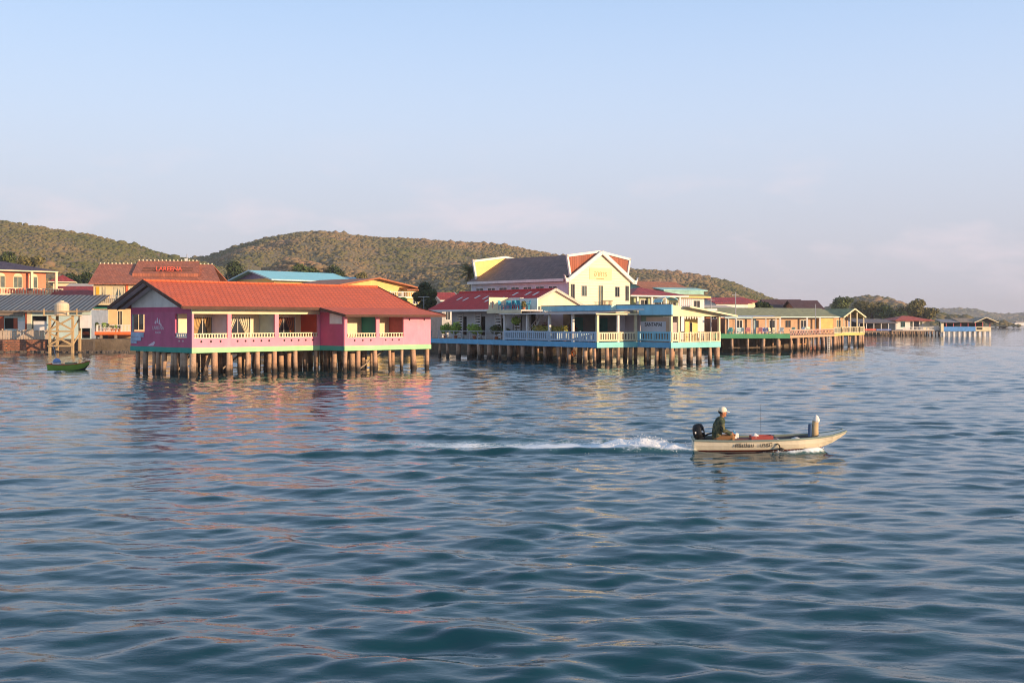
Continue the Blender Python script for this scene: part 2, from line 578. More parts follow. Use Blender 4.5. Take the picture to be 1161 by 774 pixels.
def foliage(name, c1, c2, c3=None):
    if name in MATS: return MATS[name]
    m, nt, b = newmat(name)
    g = nt.nodes.new('ShaderNodeNewGeometry')
    c = colmix(nt, ramp(nt, g.outputs['Random Per Island'], 0, 1), c1, c2)
    c = colmix(nt, ramp(nt, noise(nt, .7, 3), .45, .65), c, c3 or tuple(x * .7 for x in c1))
    nt.links.new(c, b.inputs['Base Color'])
    b.inputs['Roughness'].default_value = .65
    b.inputs['Specular IOR Level'].default_value = .2
    MATS[name] = m
    return m

BARK = paint('bark', (.12, .085, .06), .9, .3, .3)
def tree(label, u, Y, top, width, fm, seed=0, n=2600, zb=1.6, group='trees around the village', name='broadleaf_tree', lobes=9, leaf=None):
    rr = np.random.default_rng(seed + 100)
    x = PX(u, Y); zt = PZ(top, Y); w = width * Y / F
    h = zt - zb
    t = thing(name, label, 'tree', (x, Y, zb), 0, group)
    tr = MB()
    tr.tube([(0, 0, -.3), (.08, .05, h * .25), (0.02, -.05, h * .5), (.05, 0, h * .75)], [w * .05 + .08, w * .04 + .06, w * .03 + .05, .05], 8)
    for k in range(6):
        a = 2 * math.pi * k / 6 + rr.uniform(-.3, .3); z0 = h * rr.uniform(.28, .55)
        e = (math.cos(a) * w * .33, math.sin(a) * w * .33, z0 + h * .25)
        tr.tube([(0.03, 0, z0), (e[0] * .5, e[1] * .5, z0 + h * .1), e], [w * .022 + .05, w * .016 + .03, .02], 6)
    tr.build('trunk', BARK, t, smooth=True)
    leaf = leaf or max(.10, Y * 1.0 / F * .85)
    Q = []
    for k in range(lobes):
        a = rr.uniform(0, 2 * math.pi); q = rr.uniform(.05, .33) * w
        cz = h * rr.uniform(.50, .88)
        rad = w * rr.uniform(.17, .27)
        Q.append(leaf_cloud((math.cos(a) * q, math.sin(a) * q, cz), (rad, rad, min(rad * .8, h - cz)), n // lobes, leaf, rr))
    V = np.concatenate(Q)
    link('crown', quads_mesh('crown', V), fm, t)
    return t

def bush(label, loc, r, h, fm, n=420, leaf=.09, cat='shrub', name='leafy_shrub', group=None, pot=None, seed=0):
    rr = np.random.default_rng(seed + 500)
    t = thing(name, label, cat, loc, 0, group)
    z0 = 0
    if pot is not None:
        MB().lathe((0, 0, 0), [(.16, 0), (.23, .3), (.25, .32), (.25, .36), (.2, .36)]).build('pot', pot, t, smooth=False)
        z0 = .34
    st = MB()
    for k in range(5):
        a = k * 1.26
        st.tube([(0, 0, z0 - .1), (math.cos(a) * r * .3, math.sin(a) * r * .3, z0 + h * .5), (math.cos(a) * r * .6, math.sin(a) * r * .6, z0 + h * .8)], [.025, .018, .008], 5)
    st.build('stem', BARK, t)
    Q = [leaf_cloud((rr.uniform(-.3, .3) * r, rr.uniform(-.3, .3) * r, z0 + h * rr.uniform(.4, .7)), (r * .7, r * .7, h * .33), n // 5, leaf, rr) for k in range(5)]
    link('foliage', quads_mesh('foliage', np.concatenate(Q)), fm, t)
    return t

# ------------------------------------------------------------------ water
BOAT = Vector((7.84, 33.6, 0.0)); BOAT_YAW = -6.0
HEAD = Vector((math.cos(R(BOAT_YAW)), math.sin(R(BOAT_YAW)), 0))
STERN = BOAT - HEAD * 2.28

def vnoise(x, y, seed):
    """smooth value noise on arrays"""
    r = np.random.default_rng(seed); T = r.random((64, 64))
    xi = np.floor(x).astype(int); yi = np.floor(y).astype(int); fx = x - xi; fy = y - yi
    fx = fx * fx * (3 - 2 * fx); fy = fy * fy * (3 - 2 * fy)
    g = lambda i, j: T[i % 64, j % 64]
    return (g(xi, yi) * (1 - fx) + g(xi + 1, yi) * fx) * (1 - fy) + (g(xi, yi + 1) * (1 - fx) + g(xi + 1, yi + 1) * fx) * fy
def fbm(x, y, seed, oct=4):
    s = 0; a = .5
    for k in range(oct):
        s = s + a * vnoise(x * 2 ** k + 7.3 * k, y * 2 ** k + 3.1 * k, seed + k); a *= .5
    return s

def build_water():
    rx = .0028; ry = .0030
    ys = [7.0]
    while ys[-1] < 170: ys.append(ys[-1] * (1 + ry))
    while ys[-1] < 6000: ys.append(ys[-1] * (1 + .02))
    ys = np.array(ys)
    tx = np.arange(-.62, .6201, rx)
    tx = np.concatenate([[-1.15, -.95, -.78, -.68], tx, [.68, .78, .95, 1.15]])
    X = ys[:, None] * tx[None, :]; Y = np.repeat(ys[:, None], len(tx), 1)
    Z = np.zeros_like(X)
    r = np.random.default_rng(3)
    gust = .40 + 1.25 * fbm(X / 8 + 40, Y / 13 + 11, 21, 3)
    spacing = np.maximum(ry * Y, rx * Y)
    N = 74
    lam = np.exp(r.uniform(math.log(.28), math.log(3.0), N)); lam[:6] = [5.5, 3.6, 2.6, 2.0, 1.6, 1.3]
    th = R(-99) + r.normal(0, R(27), N); ph = r.uniform(0, 2 * math.pi, N)
    th[:6] = R(-97) + r.normal(0, R(13), 6)
    wx = X + .9 * (fbm(X / 6, Y / 6, 5, 2) - .5); wy = Y + .9 * (fbm(X / 5 + 9, Y / 5, 8, 2) - .5)
    for i in range(N):
        k = 2 * math.pi / lam[i]
        sl = .019 if lam[i] < .7 else (.0215 if lam[i] < 1.7 else .012)
        if lam[i] > 3.2: sl = .006
        a = sl / k
        lod = np.clip(lam[i] / (spacing * 3.2) - .6, 0, 1)
        g = gust if lam[i] < 2 else 1
        Z += a * lod * g * np.sin(k * (wx * math.cos(th[i]) + wy * math.sin(th[i])) + ph[i])
    Z = Z + .9 * np.clip(Z, 0, None) ** 2 * 1.5
    # wake of the motor boat: behind the stern
    dx = X - STERN.x; dy = Y - STERN.y
    al = -(dx * HEAD.x + dy * HEAD.y)               # metres behind the stern
    path = al * .055 + .25 * np.sin(al * .35) * np.clip(al / 6, 0, 1)
    ac = -dx * HEAD.y * -1 * -1 + 0 * dx
    ac = (dx * -HEAD.y + dy * HEAD.x) - path        # metres to the far side of the track
    on = (al > -.05) & (al < 24)
    wdt = .42 + .10 * np.clip(al, 0, 30)
    core = np.exp(-(ac / wdt) ** 2) * on
    turb = fbm(X * 2.2, Y * 2.2, 31, 4)
    turb2 = fbm(X * .8 + 5, Y * 1.5, 35, 3)
    near = np.clip(1 - al / 3.6, 0, 1) * on
    foam = core ** .7 * np.clip(1.2 - al / 10.0, 0.0, 1) * np.clip(.0 + .45 * np.clip(1.6 - al / 2.2, 0, 1) + .8 * np.exp(-np.abs(al) / .9) + 2.0 * turb, 0, 1.4)
    foam = np.maximum(foam, core * np.clip(1 - al / 24, 0, 1) * .72 * np.clip((turb2 - .32) * 3.4, 0, 1))
    hump = (.27 * np.exp(-((al - 1.7) / 1.2) ** 2) * np.exp(-(ac / .65) ** 2) + .22 * np.exp(-((al - .5) / .6) ** 2) * np.exp(-(ac / .42) ** 2)) * on
    Z = np.where(on, Z * (1 - .5 * core * np.clip(1 - al / 14, 0, 1)), Z) + hump * (.25 + 1.6 * turb) + .12 * core * near * (turb - .4)
    Z += .05 * core * np.clip(1 - al / 20, 0, 1) * (turb - .45) * 2
    for s_, q in ((1, .8), (-1, 1.0)):               # the two arms of the wake
        off = s_ * (.55 + .20 * np.clip(al, 0, 40))
        arm = np.exp(-((ac - off) / (.28 + .012 * np.clip(al, 0, 40))) ** 2) * ((al > .2) & (al < 26)) * np.clip(1 - al / 26, 0, 1) * np.clip(al / 2, 0, 1)
        Z += .17 * q * arm * (.5 + turb2)
        foam = np.maximum(foam, arm * np.clip((turb - .42) * 4, 0, 1) * np.clip(1 - al / 9, 0, 1) * .75)
    # water pushed aside along the hull and at the forefoot
    bx = (X - BOAT.x) * HEAD.x + (Y - BOAT.y) * HEAD.y; by = -(X - BOAT.x) * HEAD.y + (Y - BOAT.y) * HEAD.x
    hw = .62 * np.clip((1.75 - bx) / 1.2, 0, 1) ** .6
    bwave = np.exp(-((np.abs(by) - hw - .16) / .17) ** 2) * ((bx > -2.6) & (bx < 1.75)) * np.clip((1.75 - bx) / .4, 0, 1)
    st = np.clip((bx + .4) / 1.4, 0.0, 1)
    Z += bwave * st * (.10 + .16 * turb)
    foam = np.maximum(foam, bwave * st * np.clip(.15 + turb * 1.5, 0, 1))
    flat = (np.abs(by) < hw + .02) & (np.abs(bx) < 2.2)
    Z = np.where(flat, np.minimum(Z, .02), Z)
    nx = len(tx); ny = len(ys)
    idx = np.arange(nx * ny).reshape(ny, nx)
    T = np.stack([idx[:-1, :-1], idx[:-1, 1:], idx[1:, 1:], idx[1:, :-1]], -1).reshape(-1, 4)
    V = np.stack([X, Y, Z], -1).reshape(-1, 3)
    me = tri_mesh('water', V, T)
    at = me.attributes.new('foam', 'FLOAT', 'POINT'); at.data.foreach_set('value', np.clip(foam, 0, 1).astype(np.float32).ravel())
    me.polygons.foreach_set('use_smooth', np.ones(len(T), dtype=bool))
    m, nt, b = newmat('sea_water')
    fa = nt.nodes.new('ShaderNodeAttribute'); fa.attribute_name = 'foam'
    fn = noise(nt, 9, 6, .7, coord='Object')
    mul = nt.nodes.new('ShaderNodeMath'); mul.operation = 'MULTIPLY_ADD'
    nt.links.new(fn, mul.inputs[0]); mul.inputs[1].default_value = .9; nt.links.new(fa.outputs['Fac'], mul.inputs[2])
    lim = nt.nodes.new('ShaderNodeMath'); lim.operation = 'MULTIPLY'
    nt.links.new(ramp(nt, mul.outputs[0], .72, 1.05), lim.inputs[0]); nt.links.new(ramp(nt, fa.outputs['Fac'], .02, .2), lim.inputs[1])
    deep = colmix(nt, ramp(nt, noise(nt, .06, 3), .35, .65), (.003, .041, .055), (.005, .055, .068))
    aer = colmix(nt, ramp(nt, fa.outputs['Fac'], .05, .6, 0, .8), deep, (.10, .24, .24))
    c = colmix(nt, lim.outputs[0], aer, (.88, .89, .88))
    nt.links.new(c, b.inputs['Base Color'])
    b.inputs['IOR'].default_value = 1.333
    rg = ramp(nt, lim.outputs[0], 0, 1, .03, .7)
    nt.links.new(rg, b.inputs['Roughness'])
    n1 = noise(nt, 1.9, 4, .55, stretch=(.7, 1.5, 1))
    n2 = noise(nt, 7, 3, .5, stretch=(.75, 1.4, 1))
    ad = nt.nodes.new('ShaderNodeMath'); ad.operation = 'MULTIPLY_ADD'
    nt.links.new(n2, ad.inputs[0]); ad.inputs[1].default_value = .22; nt.links.new(n1, ad.inputs[2])
    bump(nt, b, ad.outputs[0], .30, .05)
    o = link('water', me, m)
    tag(o, kind='structure')
build_water()

# seabed so that nothing shows under the sheet, ground of the village behind the quay
SHORE = [(-420, 138), (-58, 138), (-30, 141), (-8, 139), (6, 134), (22, 141), (30, 152), (46, 172), (62, 230), (84, 300), (104, 304), (116, 310), (118, 345), (70, 600), (120, 1100)]
def build_ground():
    g = MB()
    top = [(x, y, 1.62) for x, y in SHORE] + [(120, 1500, 1.62), (-900, 1500, 1.62), (-900, 138, 1.62)]
    g.prism(top, (0, 0, -4.2))
    m, nt, b = newmat('earth')
    c = colmix(nt, ramp(nt, noise(nt, .5, 7, .7), .35, .7), (.10, .075, .05), (.20, .15, .10))
    nt.links.new(c, b.inputs['Base Color']); b.inputs['Roughness'].default_value = .95
    bump(nt, b, noise(nt, 1.5, 7, .7), 1, .2)
    o = g.build('ground', m); tag(o, kind='structure')
build_ground()

# ------------------------------------------------------------------ hills and their scrub
SCRUB, nt, b = newmat('dry_scrub')
fa = nt.nodes.new('ShaderNodeAttribute'); fa.attribute_name = 'tint'
cr1 = nt.nodes.new('ShaderNodeValToRGB')
e = cr1.color_ramp.elements
e[0].position = 0; e[0].color = (.085, .095, .032, 1)
e[1].position = 1; e[1].color = (.38, .21, .115, 1)
for p, col in ((.3, (.135, .125, .052)), (.55, (.19, .145, .074)), (.8, (.27, .17, .10))):
    k = cr1.color_ramp.elements.new(p); k.color = (*col, 1)
nt.links.new(fa.outputs['Fac'], cr1.inputs[0])
nt.links.new(cr1.outputs[0], b.inputs['Base Color']); b.inputs['Roughness'].default_value = .9
b.inputs['Specular IOR Level'].default_value = .1
HILLG, nt, b = newmat('dry_hillside')
c = colmix(nt, ramp(nt, noise(nt, .02, 8, .7), .35, .68), (.13, .12, .05), (.28, .19, .10))
nt.links.new(c, b.inputs['Base Color']); b.inputs['Roughness'].default_value = .95
bump(nt, b, noise(nt, .2, 6, .7), 1, 1.5)

ICO = None
def ico_template(sub=1):
    bm = bmesh.new(); bmesh.ops.create_icosphere(bm, subdivisions=sub, radius=1)
    V = np.array([v.co[:] for v in bm.verts]); T = np.array([[v.index for v in f.verts] for f in bm.faces]); bm.free()
    return V, T

def hill(prof, Yr, Y0, seed, ncrown, crown, name_forest, label, fan=.65, tint0=.45):
    """hill whose crest shows the given (photo column, photo row) profile from the sea, foot at Y0, crest at Yr"""
    us = np.array([p[0] for p in prof], float); vs = np.array([p[1] for p in prof], float)
    xr = (us - 580.5) * Yr / F; zr = CAMZ + (HZ - vs) * Yr / F
    nx, ny = 190, 60
    xs = np.linspace(xr[0], xr[-1], nx); tt = np.linspace(0, 1.5, ny)
    def height(x, t):
        zc = np.interp(x, xr, zr)
        f = np.where(t < 1, t ** 1.25 * (1 - .0 * t), 1 - .8 * (t - 1))
        bumps = (fbm(x / 70 + 30, t * 5 + 2, seed, 4) - .47) * 2
        return 1.0 + (zc - 1.0) * f + bumps * zc * .26 * np.sin(np.clip(t, 0, 1) * math.pi)
    Xg, Tg = np.meshgrid(xs, tt)
    Yg = Y0 + (Yr - Y0) * Tg + 18 * (fbm(Xg / 60, Tg * 3, seed + 50, 3) - .5) * np.clip(1 - np.abs(Tg - 1) * 0, 0, 1)
    Zg = height(Xg, Tg)
    Xg = Xg * (1 - fan + fan * Yg / Yr)               # the flanks draw in towards the foot
    idx = np.arange(nx * ny).reshape(ny, nx)
    T = np.stack([idx[:-1, :-1], idx[:-1, 1:], idx[1:, 1:], idx[1:, :-1]], -1).reshape(-1, 4)
    me = tri_mesh('hill', np.stack([Xg, Yg, Zg], -1).reshape(-1, 3), T)
    me.polygons.foreach_set('use_smooth', np.ones(len(T), dtype=bool))
    o = link('hill', me, HILLG); tag(o, kind='structure')
    if ncrown:
        r = np.random.default_rng(seed + 9)
        V0, T0 = ico_template(0 if ncrown > 4000 else 1); nv = len(V0)
        x = r.uniform(xs[0], xs[-1], ncrown); t = r.uniform(.02, 1.03, ncrown) ** .8
        y = Y0 + (Yr - Y0) * t + 18 * (fbm(x / 60, t * 3, seed + 50, 3) - .5); z = height(x, t)
        patch = fbm(x / 38, y / 60 + 3, seed + 70, 3)
        x = x * (1 - fan + fan * y / Yr)
        s = crown * np.exp(r.normal(-.2, .38, ncrown)) * np.where(patch > .56, 1.25, .9) * (.6 + .4 * y / Yr)
        # squashed, jagged crowns
        J = r.uniform(.78, 1.18, (ncrown, nv, 1))
        V = V0[None] * J * np.stack([s, s, s * r.uniform(.35, .75, ncrown)], -1)[:, None, :]
        V += np.stack([x, y, z + s * .05], -1)[:, None, :]
        TT = (T0[None] + (np.arange(ncrown) * nv)[:, None, None]).reshape(-1, 3)
        me = tri_mesh(name_forest, V.reshape(-1, 3), TT)
        tint = np.clip(tint0 + (patch - .47) * 1.3 + r.normal(0, .07, ncrown), 0, 1)
        at = me.attributes.new('tint', 'FLOAT', 'POINT'); at.data.foreach_set('value', np.repeat(tint, nv).astype(np.float32))
        me.polygons.foreach_set('use_smooth', np.ones(len(TT), dtype=bool))
        f = link(name_forest, me, SCRUB)
        tag(f, label, 'woodland', kind='stuff')
hill([(-260, 262), (-120, 246), (-40, 247), (0, 251), (50, 258), (100, 266), (150, 277), (190, 289), (225, 296), (300, 318), (380, 345), (420, 360)], 560, 215, 1, 30000, 1.05,
     'hillside_scrub', 'dry brown and green scrub covering the hill at the left edge')
hill([(80, 350), (150, 318), (195, 300), (215, 293), (240, 289), (270, 278), (300, 270), (340, 264), (365, 264), (400, 268), (450, 271), (500, 274), (560, 277), (600, 284), (660, 296), (720, 306), (760, 308),
      (800, 313), (830, 320), (850, 329), (870, 337), (890, 343), (915, 353), (930, 362)], 760, 260, 2, 42000, 1.3,
     'hillside_scrub', 'dry brown scrub covering the long middle hill behind the yellow house', fan=.97, tint0=.5)
hill([(930, 352), (950, 345), (970, 338), (985, 336), (1005, 339), (1030, 348), (1060, 358)], 900, 560, 3, 3000, 2.2,
     'hillside_scrub', 'grey green scrub on the low hill behind the round trees at right')
hill([(1000, 366), (1040, 356), (1062, 352), (1082, 350.3), (1105, 351), (1118, 355), (1130, 357.5), (1140, 356.5), (1150, 357.5), (1165, 354), (1200, 350), (1260, 352), (1330, 362)], 2600, 2250, 4, 3500, 5.5,
     'hillside_scrub', 'distant bluish woodland on the headland at the right edge', tint0=.25)

# ------------------------------------------------------------------ shared materials
WHITE = paint('white_paint', (.74, .71, .66), .6, .08, .3)
CREAM = paint('cream_paint', (.76, .66, .44), .65, .08, .25)
YELLOW = paint('yellow_paint', (.80, .60, .22), .7, .08, .25)
PINK = paint('pink_paint', (.85, .29, .38), .75, .08, .40, (.82, .48, .50))
MAGENTA = paint('magenta_and_shaded_pink', (.56, .10, .20), .75, .10, .25)
PURPLE = paint('purple_paint', (.56, .125, .23), .75, .10, .3, (.55, .25, .32))
GREEN_BAND = paint('green_band_paint', (.36, .68, .34), .7, .12, .25)
SHADED_GREEN_BAND = paint('shaded_green_band_paint', (.05, .36, .28), .7, .12, .25)  # the green band with shade put into its colour, for sides off the sun
RED = paint('red_paint', (.60, .07, .03), .7, .1, .2)
TEAL = paint('teal_paint', (.03, .27, .25), .7, .1, .2)
PALE_TEAL = paint('pale_teal_paint', (.54, .68, .64), .7, .1, .25)
LILAC = paint('lilac_paint', (.72, .67, .72), .7, .1, .25)
GREY_WHITE = paint('grey_white_paint', (.78, .74, .69), .7, .1, .3)
SOFFIT = paint('soffit_board', (.72, .65, .68), .8, .1, .3)
BROWN = paint('dark_brown_wood', (.10, .045, .03), .7, .2, .3)
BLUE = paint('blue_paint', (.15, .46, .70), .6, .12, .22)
SKYBLUE = paint('sky_blue_paint', (.26, .60, .77), .65, .10, .22)
SUNLIT_BLUE = paint('sunlit_blue_paint', (.24, .62, .60), .65, .12, .25)  # the blue deck edge with warm sunlight put into its colour
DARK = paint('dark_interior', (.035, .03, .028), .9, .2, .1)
PLANK = paint('weathered_planks', (.27, .21, .16), .85, .2, .4)
STEEL = paint('grey_steel', (.42, .42, .43), .45, .15, .4, (.25, .14, .08))
GLASS_D = glass('dark_glass', (.03, .035, .04))
GLASS_G = glass('green_grey_glass', (.16, .20, .18))
CURTAIN_Y = paint('gold_curtain', (.62, .40, .16), .8, .15, .1)
CURTAIN_P = paint('pale_curtain', (.66, .60, .42), .8, .12, .1)
CURTAIN_R = paint('rust_curtain', (.36, .13, .06), .8, .15, .1)
LEAF_DARK = foliage('dark_leaves', (.034, .055, .018), (.085, .11, .035))
LEAF_MID = foliage('mid_leaves', (.065, .10, .026), (.16, .175, .05))
LEAF_DRY = foliage('olive_leaves', (.13, .125, .04), (.27, .21, .075))
LEAF_BRIGHT = foliage('bright_leaves', (.20, .36, .04), (.42, .52, .09))
TERRACOTTA = paint('terracotta', (.42, .15, .07), .8, .15, .3)

# ------------------------------------------------------------------ pink guest house on piles
def pink_house():
    t = thing('stilt_guest_house', 'pink and purple guest house on piles with long orange red tiled roof', 'guest house', (-22.8, 78.5, 0), 46)
    zf, zw, zo0, zo1, ze = 2.02, 2.02, 2.70, 4.46, 4.96
    L1, L2, W, w = 11.1, 19.9, 9.1, 3.17
    # floor slab and edge bands
    MB().prism([(0.02, .02, 1.70), (L1, .02, 1.70), (L1, -w + .02, 1.70), (L2 - .02, -w + .02, 1.70), (L2 - .02, W, 1.70), (.02, W, 1.70)], (0, 0, .28)).build('floor', PLANK, t)
    MB().box(-.03, L1 - .03, -.04, .08, 1.66, 2.03).build('edge_band', GREEN_BAND, t)
    MB().box(L1 - .03, L2 + .03, -w - .04, -w + .08, 1.66, 2.03).build('edge_band', GREEN_BAND, t)
    MB().box(L1 - .04, L1 + .08, -w + .08, -.05, 1.66, 2.03).build('edge_band', SHADED_GREEN_BAND, t)
    MB().box(-.04, .08, .08, W + .03, 1.66, 2.03).build('edge_band', SHADED_GREEN_BAND, t)
    # front wall, three balcony bays
    bays = [(.15, 2.88), (3.2, 6.95), (7.3, 10.92)]
    MB().wall((0, 0), (L1, 0), zw, zo1, .16, [(a, b, zo0, 9) for a, b in bays]).build('wall', PINK, t)
    MB().box(0.0, L1, -.015, .17, zo1 + .002, ze - .04).build('beam', CREAM, t)
    for (a, b), n in zip(bays, (12, 15, 15)):
        balustrade(t, (a, .08), (b, .08), zo0 - .02, 3.06, n, CREAM, .085, .07)
    # vent holes with dark grilles
    for (a, b), n in zip(bays, (3, 5, 5)):
        for k in range(n):
            x = a + (b - a) * (k + .75) / (n + .5)
            MB().tube([(x, -.012, 2.47), (x, .0, 2.47)], .085, 10).build('vent', DARK, t)
    # balcony back wall with glazed doors, partitions
    yb = 2.2
    doors = [(0.75, 2.2, CURTAIN_Y), (3.4, 5.5, CURTAIN_P), (7.6, 9.6, CURTAIN_R)]
    doors = [(a + .55, b + .75, c) for a, b, c in doors]
    MB().wall((0.16, yb), (L1 - .1, yb), zf, ze - .06, .12, [(a - .16, b - .16, zf + .05, 4.3) for a, b, c in doors]).build('balcony_wall', CREAM, t)
    for a, b, c in doors:
        window(t, (0.16, yb), (L1, yb), a - .16, b - .16, zf + .05, 4.3, WHITE, GLASS_D, 'glazed_door', .06, 1, 0, .06, .02, c)
    for x, m in ((2.93, LILAC), (7.0, PALE_TEAL), (10.86, RED)):
        MB().box(x, x + .14, .17, yb - .002, zf, ze - .06).build('partition', m, t)
    # gable wall on the left
    MB().wall((0, W), (0, .17), zw, ze, .16, [(.15, 2.15, 3.12, 4.46), (6.7, 8.4, 2.72, 4.46)]).build('side_wall', PURPLE, t)
    MB().box(-.02, 0.0, .2, W - .03, 4.62, ze).build('upper_band', MAGENTA, t)
    balustrade(t, (.08, 2.38), (.08, .74), 2.74, 3.08, 6, GREY_WHITE, .1, .07)
    for k in range(2):
        MB().tube([(-.012, 1.25 + .55 * k, 2.5), (.0, 1.25 + .55 * k, 2.5)], .07, 10).build('vent', WHITE, t)
    MB().box(.16, 2.9, 3.0, 3.1, zf, ze - .06).build('room_wall', YELLOW, t)
    MB().box(.17, 3.2, 6.7, 6.8, zf, ze - .06).build('room_wall', CREAM, t)
    MB().box(.02, .14, W - .2, W - .02, 3.12, 4.46).build('corner_post', PALE_TEAL, t)
    # blue notice boards at the far corner
    for k, (y0, y1, z0, z1) in enumerate([(7.0, 9.0, 2.72, 3.1), (7.4, 9.05, 2.44, 2.70), (8.1, 9.05, 2.25, 2.42)]):
        o = MB().box(-.05, -.022, y0, y1, z0, z1).build('notice_board', paint('notice_blue', (.42, .52, .66), .6, .35, .6, (.2, .32, .58), streak=False), t)
    # emblem and lettering on the purple wall
    EM = paint('faded_white_lettering', (.78, .62, .70), .8, .1, .3)
    em = MB()
    yc = 4.85
    for dy, z0, z1, ww in ((.42, 3.72, 4.02, .12), (.12, 3.78, 4.22, .14), (-.2, 3.66, 4.10, .13), (-.42, 3.55, 3.82, .11)):
        em.prism([(-.012, yc + dy - ww, z0), (-.012, yc + dy + ww, z0 + .05), (-.012, yc + dy + ww * .2, z1), (-.012, yc + dy - ww * .5, z1 - .12)], (.011, 0, 0))
    em.build('emblem', EM, t)
    rot = (R(90), 0, R(-90))
    text('lettering', 'LAREENA', .40, EM, t, (-.012, yc, 3.42), rot, .006)
    text('lettering', 'RESORT', .24, EM, t, (-.012, yc, 3.08), rot, .006)
    MB().prism([(-.008, 5.6, 2.1), (-.008, 6.5, 2.08), (-.008, 5.5, 2.42), (-.008, 5.3, 2.36)], (.007, 0, 0)).build('scuff', EM, t)
    # gable triangle
    zr, yr = 6.92, W / 2
    zg = lambda y: zr - .14 - abs(y - yr) * .352
    MB().prism([(.03, .05, ze + .003), (.03, W - .05, ze + .003), (.03, W - .05, max(ze + .01, zg(W - .05))), (.03, yr, zg(yr)), (.03, .05, max(ze + .01, zg(.05)))], (.12, 0, 0)).build('gable', GREY_WHITE, t)
    # projecting wing
    b2 = [(11.36, 14.2), (14.53, 17.0)]
    zo2 = 4.30
    MB().wall((L1, -w), (L2, -w), zw, 4.42, .16, [(a - L1, b - L1, zo0 - .04, zo2) for a, b in b2]).build('wing_wall', PINK, t)
    MB().wall((L1, -.01), (L1, -w + .165), zw, 4.62, .16).build('wing_side_wall', MAGENTA, t)  # side off the sun: pink wing with shade put into its colour
    MB().box(L1 - .06, L1 - .003, -2.9, -1.35, 3.72, 4.52).build('shutter_board', GREY_WHITE, t)
    for (a, b), n in zip(b2, (11, 9)):
        balustrade(t, (a, -w + .08), (b, -w + .08), zo0 - .06, 3.02, n, CREAM, .08, .07)
        for k in range(3):
            x = a + (b - a) * (k + .9) / 3.6
            MB().tube([(x, -w - .012, 2.45), (x, -w, 2.45)], .08, 10).build('vent', DARK, t)
    for x in (17.6, 19.2):
        MB().tube([(x, -w - .012, 4.05), (x, -w, 4.05)], .08, 10).build('vent', DARK, t)
    y2 = -w + 1.9
    dd = [(11.5, 12.5, CURTAIN_P), (14.9, 15.7, CURTAIN_Y)]
    MB().wall((L1 + .17, y2), (L2 - .16, y2), zf, 4.5, .12, [(a - L1 - .17, b - L1 - .17, zf + .05, 4.2) for a, b, c in dd]).build('balcony_wall', CREAM, t)
    for a, b, c in dd:
        window(t, (L1 + .17, y2), (L2, y2), a - L1 - .17, b - L1 - .17, zf + .05, 4.2, YELLOW, GLASS_D, 'glazed_door', .06, 0, 0, .06, .02, c)
    MB().box(14.22, 14.36, -w + .17, y2 - .002, zf, 4.5).build('partition', TEAL, t)
    MB().box(17.05, 17.19, -w + .17, y2 - .002, zf, 4.5).build('partition', paint('rose_paint', (.66, .16, .17), .75), t)
    MB().wall((L2, -w + .165), (L2, W - .17), zw, 4.6, .16).build('end_wall', PINK, t)
    MB().wall((L2, W), (0.17, W), zw, ze, .16, [(L2 - 2.5, L2 - .2, 3.1, 4.46)]).build('rear_wall', PINK, t)
    # roof
    RT = tiles('orange_roof_tiles', (.64, .125, .045), w=.40, h=.46, dark=.40, patch=.16, var=.08)
    x0, x1 = -1.35, 20.55
    yf, ybk = -1.0, W + 1.0
    zE = ze + .03
    rf = MB()
    xs = 10.4
    slope(rf, (x0, yf, zE), (x0, yr, zr), (xs, yr, zr), (xs, yf, zE), .09)
    zp = 4.44
    slope(rf, (xs, yf, zE), (xs, yr, zr), (x1, yr, zr), (x1, yf, zE), .09)
    slope(rf, (xs, yf, zE), (x1, yf, zE), (x1 + .05, -w - 1.05, zp), (xs, -w - 1.05, zp), .09)
    slope(rf, (x0, yr, zr), (x0, ybk, zE), (x1, ybk, zE), (x1, yr, zr), .09)
    roof = rf.build('roof', RT, t)
    rc = MB(); 
    rc.tube([(x0 - .02, yr, zr + .0), (x1 + .02, yr, zr + .0)], .11, 8)
    rc.build('ridge_cap', RT, roof)
    fs = MB()
    for y_, z_ in ((yf, zE), (ybk, zE)):
        fs.bar((x0 - .03, y_, z_ - .06), (x0 - .03, yr, zr - .06), .07, .24)
    fs.bar((x1 + .03, yr, zr - .06), (x1 + .03, yf, zE - .06), .07, .24)
    fs.bar((x1 + .03, yf, zE - .06), (x1 + .06, -w - 1.05, zp - .06), .07, .24)
    fs.bar((x0, yf - .03, zE - .1), (xs, yf - .03, zE - .1), .05, .2)
    fs.bar((xs - .03, yf, zE - .1), (xs - .03, -w - 1.05, zp - .1), .06, .2)
    fs.bar((xs, -w - 1.08, zp - .09), (x1, -w - 1.08, zp - .09), .05, .18)
    fs.build('fascia_board', BROWN, t)
    so = MB()
    dz = .12
    slope(so, (x0 + .05, yf + .05, zE - dz), (x0 + .05, yr, zr - dz), (0.0, yr, zr - dz), (0.0, yf + .05, zE - dz), .03)
    slope(so, (x0 + .05, yr, zr - dz), (x0 + .05, ybk - .05, zE - dz), (0.0, ybk - .05, zE - dz), (0.0, yr, zr - dz), .03)
    slope(so, (0.02, yf + .05, zE - dz), (0.02, -.02, zE + .345 - dz), (xs, -.02, zE + .345 - dz), (xs, yf + .05, zE - dz), .03)
    so.build('soffit', SOFFIT, t)
    bm_ = MB()
    bm_.bar((-.75, yf + .3, zE - .16), (-.75, yr, zr - .2), .1, .12); bm_.bar((-.75, yr, zr - .2), (-.75, ybk - .3, zE - .16), .1, .12)
    bm_.build('rafter', BROWN, t)
    # piles
    pts = [(x, .25) for x in (.2, 1.95, 3.05, 4.7, 5.6, 7.1, 9.0, 10.9)]
